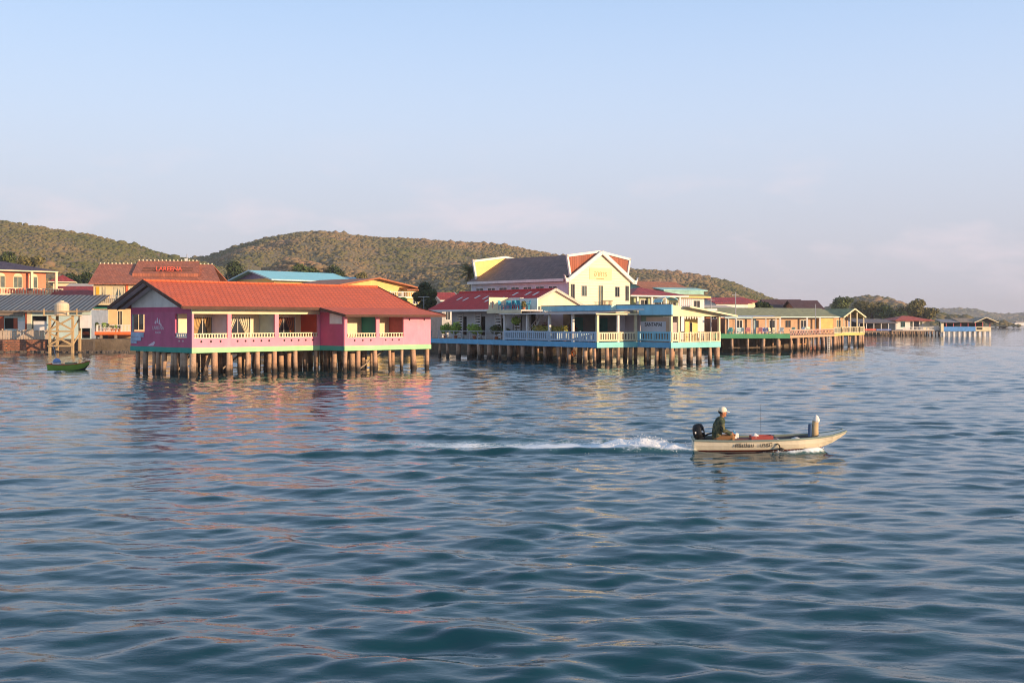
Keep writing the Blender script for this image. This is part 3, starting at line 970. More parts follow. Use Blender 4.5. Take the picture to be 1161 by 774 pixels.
    pts += [(x + random.uniform(-.3, .3), y) for y in (1.6, 3.0, 4.6, 6.0, 8.8) for x in np.arange(.25, 20, 1.8)]
    pts += [(x, -w + .25) for x in (11.3, 12.6, 14.3, 15.8, 17.0, 18.3, 19.7)] + [(x, -w + 1.9) for x in (11.5, 13.3, 15.2, 17.4, 19.5)]
    pts += [(.2, y) for y in (1.3, 2.6, 4.4, 5.2, 7.2)]
    piles(t, pts, 1.70, .19)
    MB().tube([(1.0, .9, -1.2), (2.0, .8, 1.69)], .12, 8).build('leaning_prop', pile_mat(), t)
    br = MB()
    for y in (3.0, 6.0): br.box(.2, 19.7, y - .12, y + .12, 1.45, 1.72)
    br.build('floor_beam', PLANK, t)
    for x0_, x1_, y_ in ((4.0, 6.2, 3.1), (9.5, 11.8, 4.7), (14.0, 16.6, -1.2), (17.8, 16.2, 3.1), (2.2, 3.6, 6.1)):
        MB().bar((x0_, y_, .1), (x1_, y_, 1.6), .10, .12).build('pile_brace', PLANK, t)
    return t
pink_house()

# ------------------------------------------------------------------ generic village house
def house(label, loc, rot, L, W, z0, ze, zr, wall_m, roof_m, ops=(), over=.7, name='village_house', gable_m=None, ridge='x', eave_m=None, side_ops=(), group='houses of the village', hip=False, base=1.6,
          frame=None, pane=None):
    """rectangular house, front on local y=0 from x=0 to L; ridge along x (eaves to the front) or along y (gable to the front)"""
    t = thing(name, label, 'house', (loc[0], loc[1], 0), rot, group)
    fm = frame or WHITE; gm = pane or GLASS_D
    zb = min(z0, base)
    op = [(o[0], o[1], o[2], o[3]) for o in ops]; sop = [(o[0], o[1], o[2], o[3]) for o in side_ops]
    MB().wall((0, 0), (L, 0), zb, ze, .15, op).build('front_wall', wall_m, t)
    MB().wall((L, .153), (L, W - .153), zb, ze, .15, []).build('side_wall', wall_m, t)
    MB().wall((L, W), (0, W), zb, ze, .15, []).build('rear_wall', wall_m, t)
    MB().wall((0, W - .153), (0, .153), zb, ze, .15, sop).build('side_wall', wall_m, t)
    for o in ops:
        if len(o) > 4 and o[4] == 'open': continue
        kind = o[4] if len(o) > 4 else 'window'
        window(t, (0, 0), (L, 0), o[0], o[1], o[2], o[3], fm, gm, kind, .07, 1, 0, .08, .03, o[5] if len(o) > 5 else None)
    for o in side_ops:
        window(t, (0, W - .15), (0, .15), o[0], o[1], o[2], o[3], fm, gm, 'window', .07, 1)
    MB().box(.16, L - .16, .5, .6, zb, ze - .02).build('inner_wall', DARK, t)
    rf = MB(); o_ = over
    if hip:
        k = min(L, W) / 2
        a, b_, c, d = (-o_, -o_, ze), (L + o_, -o_, ze), (L + o_, W + o_, ze), (-o_, W + o_, ze)
        if L >= W: r0, r1 = (k, W / 2, zr), (L - k, W / 2, zr)
        else: r0, r1 = (L / 2, k, zr), (L / 2, W - k, zr)
        for q in ([a, b_, r1, r0], [c, d, r0, r1], [b_, c, r1], [d, a, r0]) if L >= W else ([a, b_, r0], [b_, c, r1, r0], [c, d, r1], [d, a, r0, r1]):
            rf.prism(q, (0, 0, -.1))
    elif ridge == 'x':
        sl = (zr - ze) / (W / 2); z_ = ze - sl * o_ + .08
        slope(rf, (-o_, -o_, z_), (-o_, W / 2, zr), (L + o_, W / 2, zr), (L + o_, -o_, z_))
        slope(rf, (-o_, W / 2, zr), (-o_, W + o_, z_), (L + o_, W + o_, z_), (L + o_, W / 2, zr))
        g = MB()
        for x in (0.02, L - .14):
            g.prism([(x, .1, ze + .002), (x, W - .1, ze + .002), (x, W / 2, zr - .15)], (.12, 0, 0))
        g.build('gable', gable_m or wall_m, t)
    else:
        sl = (zr - ze) / (L / 2); z_ = ze - sl * o_ + .08
        slope(rf, (-o_, -o_, z_), (L / 2, -o_, zr), (L / 2, W + o_, zr), (-o_, W + o_, z_))
        slope(rf, (L / 2, -o_, zr), (L + o_, -o_, z_), (L + o_, W + o_, z_), (L / 2, W + o_, zr))
        g = MB()
        for y in (0.02, W - .14):
            g.prism([(.1, y, ze + .002), (L - .1, y, ze + .002), (L / 2, y, zr - .15)], (0, .12, 0))
        g.build('gable', gable_m or wall_m, t)
    roof = rf.build('roof', roof_m, t)
    if eave_m and not hip:
        e = MB()
        if ridge == 'x':
            e.bar((-o_, -o_ - .03, z_ - .08), (L + o_, -o_ - .03, z_ - .08), .05, .2)
            for x in (-o_ - .03, L + o_ + .03):
                e.bar((x, -o_, z_ - .06), (x, W / 2, zr - .06), .06, .2); e.bar((x, W / 2, zr - .06), (x, W + o_, z_ - .06), .06, .2)
        else:
            y = -o_ - .03
            e.bar((-o_, y, z_ - .06), (L / 2, y, zr - .06), .06, .2); e.bar((L / 2, y, zr - .06), (L + o_, y, z_ - .06), .06, .2)
        e.build('fascia_board', eave_m, t)
    elif eave_m:
        e = MB()
        e.box(-o_, L + o_, -o_ - .05, -o_, ze - .2, ze - .02); e.box(-o_ - .05, -o_, -o_, W + o_, ze - .2, ze - .02); e.box(L + o_, L + o_ + .05, -o_, W + o_, ze - .2, ze - .02)
        e.build('fascia_board', eave_m, t)
    return t

RUST_ROOF = tiles('rust_roof_tiles', (.42, .14, .075), w=.34, h=.36)
DULL_RED = tiles('dull_red_roof_tiles', (.36, .05, .045), w=.4, h=.4)
BROWN_ROOF = tiles('brown_roof_tiles', (.11, .05, .045), w=.4, h=.4)
PURPLE_ROOF = tiles('plum_roof_tiles', (.075, .045, .065), w=.4, h=.4)
BLUE_ROOF = corrugated('blue_metal_roof', (.30, .68, .80), .35, dark=.7, rust=.12)
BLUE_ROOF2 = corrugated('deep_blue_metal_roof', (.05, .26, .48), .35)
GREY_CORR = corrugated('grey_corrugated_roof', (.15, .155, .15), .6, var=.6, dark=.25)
GREEN_ROOF = tiles('moss_green_roof_tiles', (.33, .32, .15), w=.4, h=.4)
ORANGE_ROOF = tiles('weathered_orange_roof', (.42, .16, .07), w=.4, h=.4)
PEACH = paint('peach_paint', (.76, .25, .14), .75, .1, .25)
SALMON = paint('salmon_paint', (.50, .32, .20), .75, .12, .25)
OCHRE = paint('ochre_paint', (.78, .55, .20), .75, .1, .2)

# peach house above the shed
def peach_house():
    L = 16.0
    a = Vector((math.cos(R(46)), math.sin(R(46))))
    Rc = Vector((PX(52, 168), 168)); o = Rc - a * L
    zb_, ze = PZ(334, 165), PZ(307.5, 168)
    ops = []
    for s in (15.2, 12.9, 10.4, 7.6, 4.6):
        ops.append((L - (16 - s) - 1.75, L - (16 - s) - .45, zb_ + 1.0, ze - .9, 'window', None))
    t = house('peach two storey house with plum tiled roof above the grey corrugated shed', (o.x, o.y), 46, L, 9, 2, ze, PZ(298, 172), PEACH, PURPLE_ROOF, ops, 1.3, eave_m=CREAM, hip=True, frame=CREAM, pane=GLASS_G)
    for p in ops:      # arched heads over the windows
        c = (p[0] + p[1]) / 2
        arch = MB()
        arch.prism([(c + .62 * math.cos(k * math.pi / 8), -.04, ze - .86 + .42 * math.sin(k * math.pi / 8)) for k in range(9)], (0, .035, 0))
        arch.build('window_arch', CREAM, t)
    MB().box(-.2, L + 1.9, -1.9, -.003, zb_ - .35, zb_ - .05).build('balcony_floor', CREAM, t)
    MB().box(L + .003, L + 1.9, 0.0, 6, zb_ - .35, zb_ - .05).build('balcony_floor', CREAM, t)
    balustrade(t, (0, -1.8), (L + 1.8, -1.8), zb_, zb_ + .95, 44, CREAM, .09, .1, posts=7)
    balustrade(t, (L + 1.8, -1.7), (L + 1.8, 5.8), zb_, zb_ + .95, 14, CREAM, .09, .1, posts=3)
    for p in ((L + 1.1, -1.1), (L - 2.6, -1.1)):
        MB().box(p[0] - .17, p[0] + .17, p[1] - .17, p[1] + .17, zb_ - .05, ze - .15).build('column', CREAM, t)
    for k in range(5):
        MB().lathe((L - 3.2 - 2.6 * k, -1.75, zb_ + .62), [(.05, 0), (.42, .08), (.34, .22), (.05, .24)], 8).build('flower_box', paint('dull_magenta_flowers', (.28, .07, .07), .9, .5), t)
peach_house()

# grey corrugated shed on the quay
def shed():
    Y = 141.0; X0 = PX(-70, Y); X1 = PX(103, Y)
    t = thing('boat_shed', 'long quay shed with grey corrugated roof and pale teal wall', 'shed', (X0, Y, 0), 0)
    L = X1 - X0
    zq, ze, zr = 1.62, PZ(351, Y), PZ(334.5, 147)
    s = lambda u: PX(u, Y) - X0
    ops = [(s(5), s(16), 2.9, 4.3), (s(36), s(53), 2.4, 4.55), (s(92.5), s(102), 1.7, 4.7)]
    MB().wall((0, 0), (L, 0), zq, ze, .15, ops).build('front_wall', PALE_TEAL, t)
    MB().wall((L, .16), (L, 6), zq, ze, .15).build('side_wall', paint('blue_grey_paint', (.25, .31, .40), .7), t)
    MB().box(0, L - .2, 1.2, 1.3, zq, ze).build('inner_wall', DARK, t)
    o = MB().box(s(-10), s(4.6), -.05, -.003, 2.2, 4.5).build('door_panel', paint('rust_door', (.42, .09, .04), .8, .2, .4), t)
    MB().box(s(15.6), s(20), -.06, -.003, 2.9, 4.3).build('shutter', MATS['rust_door'], t)
    MB().box(s(29.0), s(30.4), -.14, -.003, zq, ze).build('post', MATS['rust_door'], t)
    MB().box(s(31), s(36), -.12, -.003, zq, ze).build('pillar', CREAM, t)
    MB().box(s(20.5), s(28.5), -.05, -.003, 1.7, 3.9).build('panel', GREY_WHITE, t)
    MB().box(s(37), s(52.6), .25, .3, zq, 3.9).build('panel', GREY_WHITE, t)
    MB().box(s(-60), s(29), -.6, -.45, ze - .75, ze - .35).build('lintel_board', PLANK, t)
    # sheets of the roof, each course of corrugated sheet separate
    n = 12; o_ = .9
    for k in range(n):
        xa, xb = L * k / n - (.4 if k == 0 else 0), L * (k + 1) / n + (.1 if k < n - 1 else .3)
        dz = .03 * (k % 2)
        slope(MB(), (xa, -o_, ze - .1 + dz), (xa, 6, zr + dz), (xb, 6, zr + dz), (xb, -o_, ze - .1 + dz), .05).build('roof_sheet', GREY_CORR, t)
    MB().bar((-.3, -o_ - .04, ze - .22), (L + .3, -o_ - .04, ze - .22), .1, .16).build('gutter', PLANK, t)
    # rails of the plank fence along the quay
    f = thing('plank_fence', 'low weathered plank fence along the edge of the brick quay', 'fence', (X0, 138.3, 1.62), 0)
    nb = 46; Lf = PX(53, 138.3) - X0
    WOODP = paint('bleached_planks', (.58, .45, .32), .85, .3, .4)
    pm = MB().box(-.13, .13, -.02, .02, 0, 1.15).mesh('plank'); pm.materials.append(WOODP)
    for k in range(nb):
        o = link('plank', pm, None, f); o.location = (Lf * (k + .5) / nb, 0, random.uniform(-.04, .03)); o.rotation_euler = (0, random.uniform(-.03, .03), 0)
        o.scale = (random.uniform(.85, 1.25), 1, random.uniform(.93, 1.06))
    MB().box(0, Lf, .025, .09, .25, .36).box(0, Lf, .025, .09, .85, .96).build('rail', WOODP, f)
    for k in range(9):
        q = Lf * k / 8; MB().box(q - .07, q + .07, .1, .22, 0, 1.3).build('post', WOODP, f)
shed()

# quay walls
def quay():
    BR = masonry('red_quay_brick', (.56, .20, .095), (.46, .16, .08), .5, .22)
    RK = masonry('dark_quay_stone', (.16, .12, .09), (.10, .08, .065), .9, .45)
    o = MB().box(PX(-80, 138), PX(53, 138), 137.4, 137.995, -1.5, 1.60).build('quay_wall', BR)
    tag(o, 'red brick quay wall under the plank fence at the left edge', 'quay wall')
    for u in (6, 29, 52):
        MB().box(PX(u, 137.4) - .2, PX(u, 137.4) + .2, 137.1, 137.397, -1.0, 1.55).build('buttress', BR, o)
    o = MB().box(PX(53.3, 138), PX(108, 138), 137.2, 137.99, -1.5, 1.55).build('quay_wall', RK)
    tag(o, 'dark stone quay wall behind the wooden water tower', 'quay wall')
    sh = MB()
    rr = random.Random(4)
    for k in range(260):      # rubble at the foot of the quay
        x = rr.uniform(PX(-60, 136), PX(150, 138)); y = rr.uniform(135.9, 137.3); s_ = rr.uniform(.12, .4)
        n = len(sh.v)
        for a in range(6):
            t_ = a * math.pi / 3
            sh.v.append((x + s_ * math.cos(t_) * rr.uniform(.7, 1.2), y + s_ * math.sin(t_) * rr.uniform(.7, 1.2), -.2))
            sh.v.append((x + s_ * .6 * math.cos(t_) * rr.uniform(.7, 1.2), y + s_ * .6 * math.sin(t_) * rr.uniform(.7, 1.2), s_ * rr.uniform(.3, .8)))
        for a in range(6):
            b_ = (a + 1) % 6; sh.f.append((n + 2 * a, n + 2 * b_, n + 2 * b_ + 1, n + 2 * a + 1))
        sh.f.append(tuple(n + 2 * a + 1 for a in range(6)))
    o = sh.build('shore_rubble', RK); tag(o, 'brown rubble at the foot of the quay', 'rubble', kind='stuff')
quay()

# water tower
def water_tower():
    Y = 134.5; x0, x1 = PX(56.5, Y), PX(82.5, Y); w = x1 - x0
    t = thing('water_tower', 'wooden cross braced water tower with cream tank at the quay', 'water tower', (x0, Y, 0), 0)
    WD = paint('pale_timber', (.52, .36, .18), .85, .15, .35)
    zp = PZ(358, Y)
    for x, y in ((0, 0), (w, 0), (0, 2.2), (w, 2.2)):
        MB().box(x - .13, x + .13, y - .13, y + .13, -1.2, zp).build('leg', WD, t)
    zs = [PZ(377, Y), PZ(359.5, Y), PZ(395, Y)]
    for y in (-.17,):
        for z in (PZ(375.5, Y), PZ(392, Y)):
            MB().box(-.2, w + .2, y - .05, y + .05, z - .1, z + .1).build('cross_beam', WD, t)
        for za, zb in ((PZ(374, Y), PZ(360, Y)), (PZ(391, Y), PZ(377.5, Y))):
            MB().bar((0, y - .06, za), (w, y - .06, zb), .09, .22).build('brace', WD, t)
            MB().bar((0, y + .06, zb), (w, y + .06, za), .09, .22).build('brace', WD, t)
    for x in (0, w):
        MB().bar((x, 0, PZ(391, Y)), (x, 2.2, PZ(377.5, Y)), .09, .18).build('brace', WD, t)
        MB().bar((x, 0, PZ(374, Y)), (x, 2.2, PZ(360, Y)), .09, .18).build('brace', WD, t)
    pl = MB()
    for k in range(8): pl.box(-.7, w + .75, -.4 + .4 * k, -.03 + .4 * k, zp, zp + .09)
    pl.build('platform', WD, t)
    for x in (-.6, w + .6):
        MB().box(x - .06, x + .06, -.35, -.23, zp + .09, zp + .85).build('rail_post', WD, t)
    MB().box(w * .45, w + .7, -.33, -.25, zp + .45, zp + .6).build('rail', WD, t)
    r = 8.0 / F * Y
    tk = MB().lathe((w * .36, 1.1, zp + .09), [(r * .96, 0), (r, .1), (r, .35), (r * 1.03, .4), (r, .45), (r, .8), (r * 1.03, .85), (r, .9), (r, 1.25), (r * .9, 1.45), (r * .55, 1.62), (r * .3, 1.66), (r * .3, 1.78), (r * .1, 1.8)], 20)
    tk.build('tank', paint('cream_plastic', (.66, .53, .36), .6, .1, .3), t, smooth=False)
    # blue grey drum and sheet standing inside the frame
    MB().box(w + .5, w + 1.9, .9, 1.0, PZ(372, Y), PZ(357, Y)).build('side_sheet', GREY_WHITE, t)
water_tower()

# resort building with roof sign
def resort():
    Y = 149.0; x0 = PX(106, Y); rot = 7
    t = thing('resort_building', 'two storey resort with rust tiled roof and red roof lettering', 'resort', (x0, Y, 0), rot)
    L, W = 16.0, 10.0
    ze, zr, z1 = PZ(320, Y), PZ(299, 154), PZ(343.5, Y)
    s = lambda u: (PX(u, Y) - x0) * 1.03
    YW = paint('warm_cream_paint', (.80, .58, .32), .7, .1, .2)
    ops = [(s(113), s(119.5), z1 + .1, z1 + 2.3), (s(126), s(139), z1 + .1, z1 + 2.3), (s(144), s(160), z1 + .3, z1 + 2.2), (s(166), s(182), z1 + .3, z1 + 2.2),
           (s(112), s(122), 2.6, z1 - .8), (s(131), s(137), 2.6, z1 - 1.0), (s(148), s(160), 2.6, z1 - 1.0)]
    MB().wall((0, 0), (L, 0), 1.6, ze + .1, .18, ops).build('front_wall', YW, t)
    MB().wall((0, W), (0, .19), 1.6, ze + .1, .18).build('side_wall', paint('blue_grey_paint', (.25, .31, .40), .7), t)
    MB().wall((L, .19), (L, W), 1.6, ze + .1, .18).build('side_wall', YW, t)
    for k, p in enumerate(ops):
        window(t, (0, 0), (L, 0), *p, CREAM, GLASS_G if k < 4 else GLASS_D, 'sliding_door' if k < 2 else 'window', .1, 1, 0, .1, .02, CURTAIN_P if k in (0, 1, 2) else None)
    MB().box(0.02, L, -.22, -.003, z1 - .75, z1 - .05).build('floor_band', TEAL, t)
    MB().box(s(109), s(112), -.1, -.003, z1, z1 + 2.2).build('wall_panel', paint('amber_paint', (.80, .42, .03), .7), t)
    for u in (140.5, 163):
        MB().box(s(u), s(u) + .28, -.12, -.003, z1, ze).build('column', paint('orange_red_paint', (.72, .16, .06), .7), t)
    MB().box(0, L, -1.5, -.23, z1 - .28, z1 - .06).build('balcony_floor', CREAM, t)
    balustrade(t, (.2, -1.4), (L - .2, -1.4), z1, z1 + .95, 60, STEEL, .05, .07, posts=8)
    for u in (117, 129): MB().lathe((s(u), -.1, z1 + 2.45), [(.05, 0), (.2, .05), (.15, .3), (.05, .34)], 8).build('wall_lamp', DARK, t)
    # roof
    rf = MB(); o_ = .8; zE = ze - .15
    slope(rf, (-o_ * .6, -o_, zE), (-.4, W / 2, zr), (L - 1.0, W / 2, zr), (L + 1.0, -o_, zE), .14)
    slope(rf, (-.4, W / 2, zr), (-o_ * .6, W + o_, zE), (L + 1.0, W + o_, zE), (L - 1.0, W / 2, zr), .14)
    roof = rf.build('roof', RUST_ROOF, t)
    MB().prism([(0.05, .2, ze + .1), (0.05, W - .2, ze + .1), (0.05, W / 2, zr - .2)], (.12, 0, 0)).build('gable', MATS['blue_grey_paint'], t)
    a, b_ = s(145), s(213)
    q = (zr - zE) / (W / 2 + o_)
    zl = lambda y: zE + q * (y + o_)
    MB().prism([(a, 1.35, zl(1.35) + .38), (a, W / 2 + .1, zr + .45), (b_, W / 2 + .1, zr + .45), (b_ + .6, 1.35, zl(1.35) + .38)], (0, 0, -.42)).build('raised_roof', RUST_ROOF, t)
    sm = MB().lathe((0, 0, 0), [(.1, -.06), (.11, .04), (.04, .14)], 6).mesh('ridge_stud'); sm.materials.append(CREAM)
    for k in range(30):
        x = -.3 + (L - .8) * k / 29
        z = zr + (.5 if a < x < b_ else .04)
        link('ridge_stud', sm, None, roof).location = (x, W / 2, z)
    # sign on the raised roof: bars and letters
    sg = MB()
    for k, z in enumerate((.12, .42, .72)):
        sg.bar((s(154), 2.0 + .45 * k, zl(2.0 + .45 * k) + .42), (s(209), 2.0 + .45 * k, zl(2.0 + .45 * k) + .42), .06, .09)
    so = sg.build('sign_frame', BROWN, t)
    text('sign_lettering', 'LAREENA', .88, paint('red_letters', (.85, .14, .08), .5, .05, .05), t, (s(184), 1.75, zl(1.9) + .72), (R(68), 0, 0), .05, squash=.95)
    # ground floor deck over the rocks
    MB().box(s(108), s(160), -7.0, -.25, 2.12, 2.52).build('deck', paint('orange_deck_paint', (.80, .16, .04), .6, .1, .15), t)
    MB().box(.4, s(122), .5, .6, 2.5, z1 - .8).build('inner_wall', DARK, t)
    for u in (110.5, 126, 141):
        MB().box(s(u), s(u) + .3, -6.9, -6.6, -1.0, 2.12).build('deck_post', PLANK, t)
    balustrade(t, (s(123), -6.8), (s(160), -6.8), 2.52, 3.4, 26, WHITE, .06, .08, posts=4)
    fr = thing('refrigerator', 'cream upright cooler on the orange deck', 'cooler', (t.location.x + s(115) + .4, Y - 3.5, 2.52), 7)
    MB().box(-.4, .4, -.35, .35, 0, 1.9).build('cabinet', CREAM, fr, bevel=.04)
    MB().box(-.06, .06, -.37, -.352, .5, 1.2).build('handle', DARK, fr)
    MB().box(-.35, .35, -.362, -.352, 1.5, 1.8).build('top_panel', PALE_TEAL, fr)
    POTM = TERRACOTTA
    for k, (u, r_) in enumerate(((108.5, .5), (111, .4), (118.5, .45), (123, .35), (127, .3), (131, .3), (135, .28))):
        bush(['tall potted shrub at the left end of the orange deck', 'small potted shrub beside the tall one on the orange deck', 'potted shrub left of the middle of the orange deck', 'leafy pot plant in the middle of the orange deck', 'low pot plant right of the middle of the orange deck',
              'low pot plant near the right of the orange deck', 'rightmost low pot plant on the orange deck'][k], (PX(u, Y - 6.2), Y - 6.25 + .03 * k, 2.525), r_, r_ * 2.0, [LEAF_DARK, LEAF_MID, LEAF_BRIGHT][k % 3], 260, .1, 'potted plant', 'potted_plant', 'pot plants on the orange deck', POTM, k)
resort()

# ------------------------------------------------------------------ restaurant on the long pier
CH = {}
def chair(label, loc, rot, m, group, kind='chair', s=1.0):
    """stackable chair: seat, raked backrest, four legs, arms"""
    key = (m.name, kind)
    if key not in CH:
        seat = MB().box(-.23, .23, -.22, .22, .40, .44)
        bk = MB(); 
        bk.prism([(-.23, .20, .46), (.23, .20, .46), (.22, .30, .88), (-.22, .30, .88)], (0, .03, 0))
        leg = MB().prism([(-.025, -.025, 0), (.025, -.025, 0), (.025, .025, 0), (-.025, .025, 0)], (0, 0, .41))
        arm = MB().box(-.03, .03, -.20, .24, .62, .65).box(-.02, .02, -.2, -.16, .44, .62)
        CH[key] = [('seat', seat.mesh('seat'), [(0, 0, 0)]), ('backrest', bk.mesh('backrest'), [(0, 0, 0)]),
                   ('leg', leg.mesh('leg'), [(-.2, -.19, 0), (.2, -.19, 0), (-.2, .19, 0), (.2, .19, 0)]), ('armrest', arm.mesh('armrest'), [(-.24, 0, 0), (.24, 0, 0)])]
        for _, me, _p in CH[key]: me.materials.append(m)
    t = thing('garden_chair', label, 'chair', loc, rot, group); t.scale = (s, s, s)
    for n, me, ps in CH[key]:
        for p in ps:
            o = link(n, me, None, t); o.location = p
    return t

TB = {}
def table(label, loc, rot, m, group, s=1.0):
    if m.name not in TB:
        a = MB().box(-.55, .55, -.4, .4, .71, .75).mesh('table_top'); l = MB().box(-.03, .03, -.03, .03, 0, .712).mesh('leg')
        a.materials.append(m); l.materials.append(m); TB[m.name] = (a, l)
    t = thing('dining_table', label, 'table', loc, rot, group); t.scale = (s, s, s)
    link('table_top', TB[m.name][0], None, t)
    for p in ((-.48, -.33), (.48, -.33), (-.48, .33), (.48, .33)):
        o = link('leg', TB[m.name][1], None, t); o.location = (p[0], p[1], 0)
    return t

RO = Vector((7.65, 99.0)); RA = 36.0
ra = Vector((math.cos(R(RA)), math.sin(R(RA)))); rm = Vector((-ra.y, ra.x))
def RW(x, y):                    # restaurant local -> world
    p = RO + ra * x + rm * y
    return p.x, p.y

def restaurant():
    t = thing('pier_restaurant', 'blue and cream restaurant on a pier with flat roof and awnings', 'restaurant', (RO.x, RO.y, 0), RA)
    zb, zd = 1.52, 2.0
    MB().prism([(.05, .05, zb + .04), (4.95, .05, zb + .04), (4.95, -4.35, zb + .04), (11.15, -4.35, zb + .04), (11.15, 26, zb + .04), (.05, 28.3, zb + .04)], (0, 0, zd - zb - .08)).build('deck', PLANK, t)
    MB().box(-.04, .08, .1, 28.4, zb, zd + .02).build('edge_band', BLUE, t)  # one blue edge all round: plain blue on shaded sides, sunlit tint elsewhere
    MB().box(-.04, 4.88, -.04, .08, zb, zd + .02).build('edge_band', SUNLIT_BLUE, t)
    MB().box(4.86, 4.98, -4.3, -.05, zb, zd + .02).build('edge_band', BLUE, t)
    MB().box(4.86, 11.2, -4.44, -4.32, zb, zd + .02).build('edge_band', SUNLIT_BLUE, t)
    MB().box(11.12, 11.24, -4.3, 12, zb, zd + .02).build('edge_band', SUNLIT_BLUE, t)
    zr = 2.86
    # plain pipe rail along the rear of the pier edge
    n = 9
    for k in range(n + 1):
        y = 14.6 + (28.2 - 14.6) * k / n
        MB().box(-.02, .06, y - .04, y + .04, zd, zr + .02).build('rail_post', STEEL, t)
    MB().bar((.02, 14.6, zr), (.02, 28.2, zr), .06, .07).bar((.02, 14.6, 2.42), (.02, 28.2, 2.42), .04, .05).build('pipe_rail', STEEL, t)
    BALW = paint('pale_blue_balusters', (.44, .58, .70), .65, .1, .3)
    balustrade(t, (.02, 14.3), (.02, 7.2), zd + .10, zr + .1, 22, BALW, .13, .15, posts=4)
    balustrade(t, (.02, 7.0), (.02, .15), zd + .10, zr + .1, 21, BALW, .13, .15, posts=4)
    balustrade(t, (.15, .02), (2.7, .02), zd + .12, zr + .06, 9, CREAM, .13, .13, posts=2)
    balustrade(t, (2.75, .02), (4.8, .02), zd + .12, zr + .06, 6, CREAM, .12, .13, posts=2)
    balustrade(t, (4.92, -.1), (4.92, -4.3), zd + .12, zr + .1, 12, SKYBLUE, .11, .16, posts=3)
    balustrade(t, (4.98, -4.38), (5.8, -4.38), zd + .12, zr + .06, 3, CREAM, .1, .12, posts=2)
    balustrade(t, (6.0, -4.38), (11.15, -4.38), zd + .04, zr + .06, 26, CREAM, .05, .07, posts=5)
    balustrade(t, (11.2, -4.3), (11.2, 1.5), zd + .04, zr + .06, 22, CREAM, .05, .07, posts=4)
    # posts of the open front
    for x, y, m in ((.12, .12, CREAM), (2.55, .1, GREY_WHITE), (4.75, .12, CREAM), (.12, 3.6, GREY_WHITE), (.12, 7.1, GREY_WHITE), (.12, 10.6, GREY_WHITE), (.12, 14.4, GREY_WHITE), (3.2, 3.6, GREY_WHITE), (3.2, 7.4, GREY_WHITE), (3.2, .8, GREY_WHITE),
                    (5.0, -4.3, CREAM), (5.9, -4.3, CREAM), (11.1, -4.3, CREAM), (11.1, 1.4, CREAM)):
        w = .11 if y > -.5 else .1
        MB().box(x - w, x + w, y - w, y + w, zd, 4.62 if x < 4.9 else 4.36).build('post', m, t)
    # awnings: sheets on a light frame
    AW = paint('dark_awning_sheet', (.16, .15, .16), .6, .2, .3)
    for k, (ya, yb_) in enumerate(((-.35, 3.55), (3.6, 7.4), (7.45, 11.0), (11.05, 14.5))):
        slope(MB(), (-.45, ya, 4.66), (-.45, yb_, 4.66), (4.0, yb_, 4.9), (4.0, ya, 4.9), .05).build('awning', AW, t)
    slope(MB(), (4.05, -.35, 4.76), (5.4, -.35, 4.76), (5.4, 2.5, 4.9), (4.05, 2.5, 4.9), .04).build('awning', AW, t)
    MB().box(-.45, 5.3, -.42, -.36, 4.50, 4.62).build('awning_fascia', CREAM, t)
    MB().box(-.50, -.455, -.4, 14.5, 4.58, 4.66).build('awning_fascia', GREY_WHITE, t)
    # parapets of the flat roof
    zt = 5.42
    MB().box(3.95, 4.10, 2.72, 13.4, 4.92, zt).build('parapet', SKYBLUE, t)
    MB().box(3.95, 4.55, 2.56, 2.71, 4.92, zt).build('parapet', paint('sunlit_sky_blue_paint', (.50, .70, .62), .65), t)  # short sunlit face: the sky blue with sunlight mixed into its colour
    MB().prism([(4.56, 2.6, 4.92), (4.56, 2.6, zt), (4.9, -4.45, zt), (4.9, -4.45, 4.48), (4.72, -.4, 4.48), (4.70, -.4, 4.92)], (.15, 0, 0)).build('parapet', SKYBLUE, t)
    MB().box(3.9, 4.6, 2.7, 13.4, 4.70, 4.90).build('roof_beam', SKYBLUE, t)
    # dark line of coping
    MB().box(3.9, 4.14, 2.72, 13.4, zt + .002, zt + .05).build('coping', PLANK, t)
    MB().prism([(4.52, 2.6, zt + .002), (4.86, -4.5, zt + .002), (5.1, -4.5, zt + .002), (4.76, 2.6, zt + .002)], (0, 0, .05)).build('coping', PLANK, t)
    MB().prism([(4.3, 2.7, 4.93), (5.1, -4.2, 4.93), (11.0, -4.2, 4.93), (11.0, 13, 4.93), (4.3, 13, 4.93)], (0, 0, .12)).build('flat_roof', GREY_WHITE, t)
    # right wing: cream gable face under a lean-to roof that falls to the right
    fz = lambda x: 5.46 - (x - 4.9) * .135
    MB().prism([(5.06, -4.45, 4.36), (11.2, -4.45, 4.36), (11.2, -4.45, fz(11.2) - .06), (5.06, -4.45, fz(5.06) - .06)], (0, .14, 0)).build('wing_front', CREAM, t)
    slope(MB(), (6.4, -5.2, fz(6.4) + .02), (12.6, -5.2, fz(12.6) + .02), (12.6, 4, fz(12.6) + .02), (6.4, 4, fz(6.4) + .02), .07).build('lean_to_roof', GREY_WHITE, t)
    MB().bar((6.4, -5.24, fz(6.4) - .04), (12.6, -5.24, fz(12.6) - .04), .06, .16).build('fascia_board', CREAM, t)
    LG = paint('lilac_grey_wall', (.46, .41, .44), .75, .1, .2)
    MB().wall((6.0, -1.2), (9.3, -1.2), zd, 4.4, .12).build('inner_wall', LG, t)
    MB().wall((9.35, -1.7), (11.0, -1.7), zd, 4.4, .12, [(.55, .95, zd + .1, 3.8)]).build('inner_wall', YELLOW, t)
    window(t, (9.35, -1.7), (11.0, -1.7), .55, .95, zd + .1, 3.8, CREAM, GLASS_D, 'door', .05, 0)
    MB().box(5.05, 5.15, -4.1, -1.0, zd, 4.3).build('inner_wall', SALMON, t)
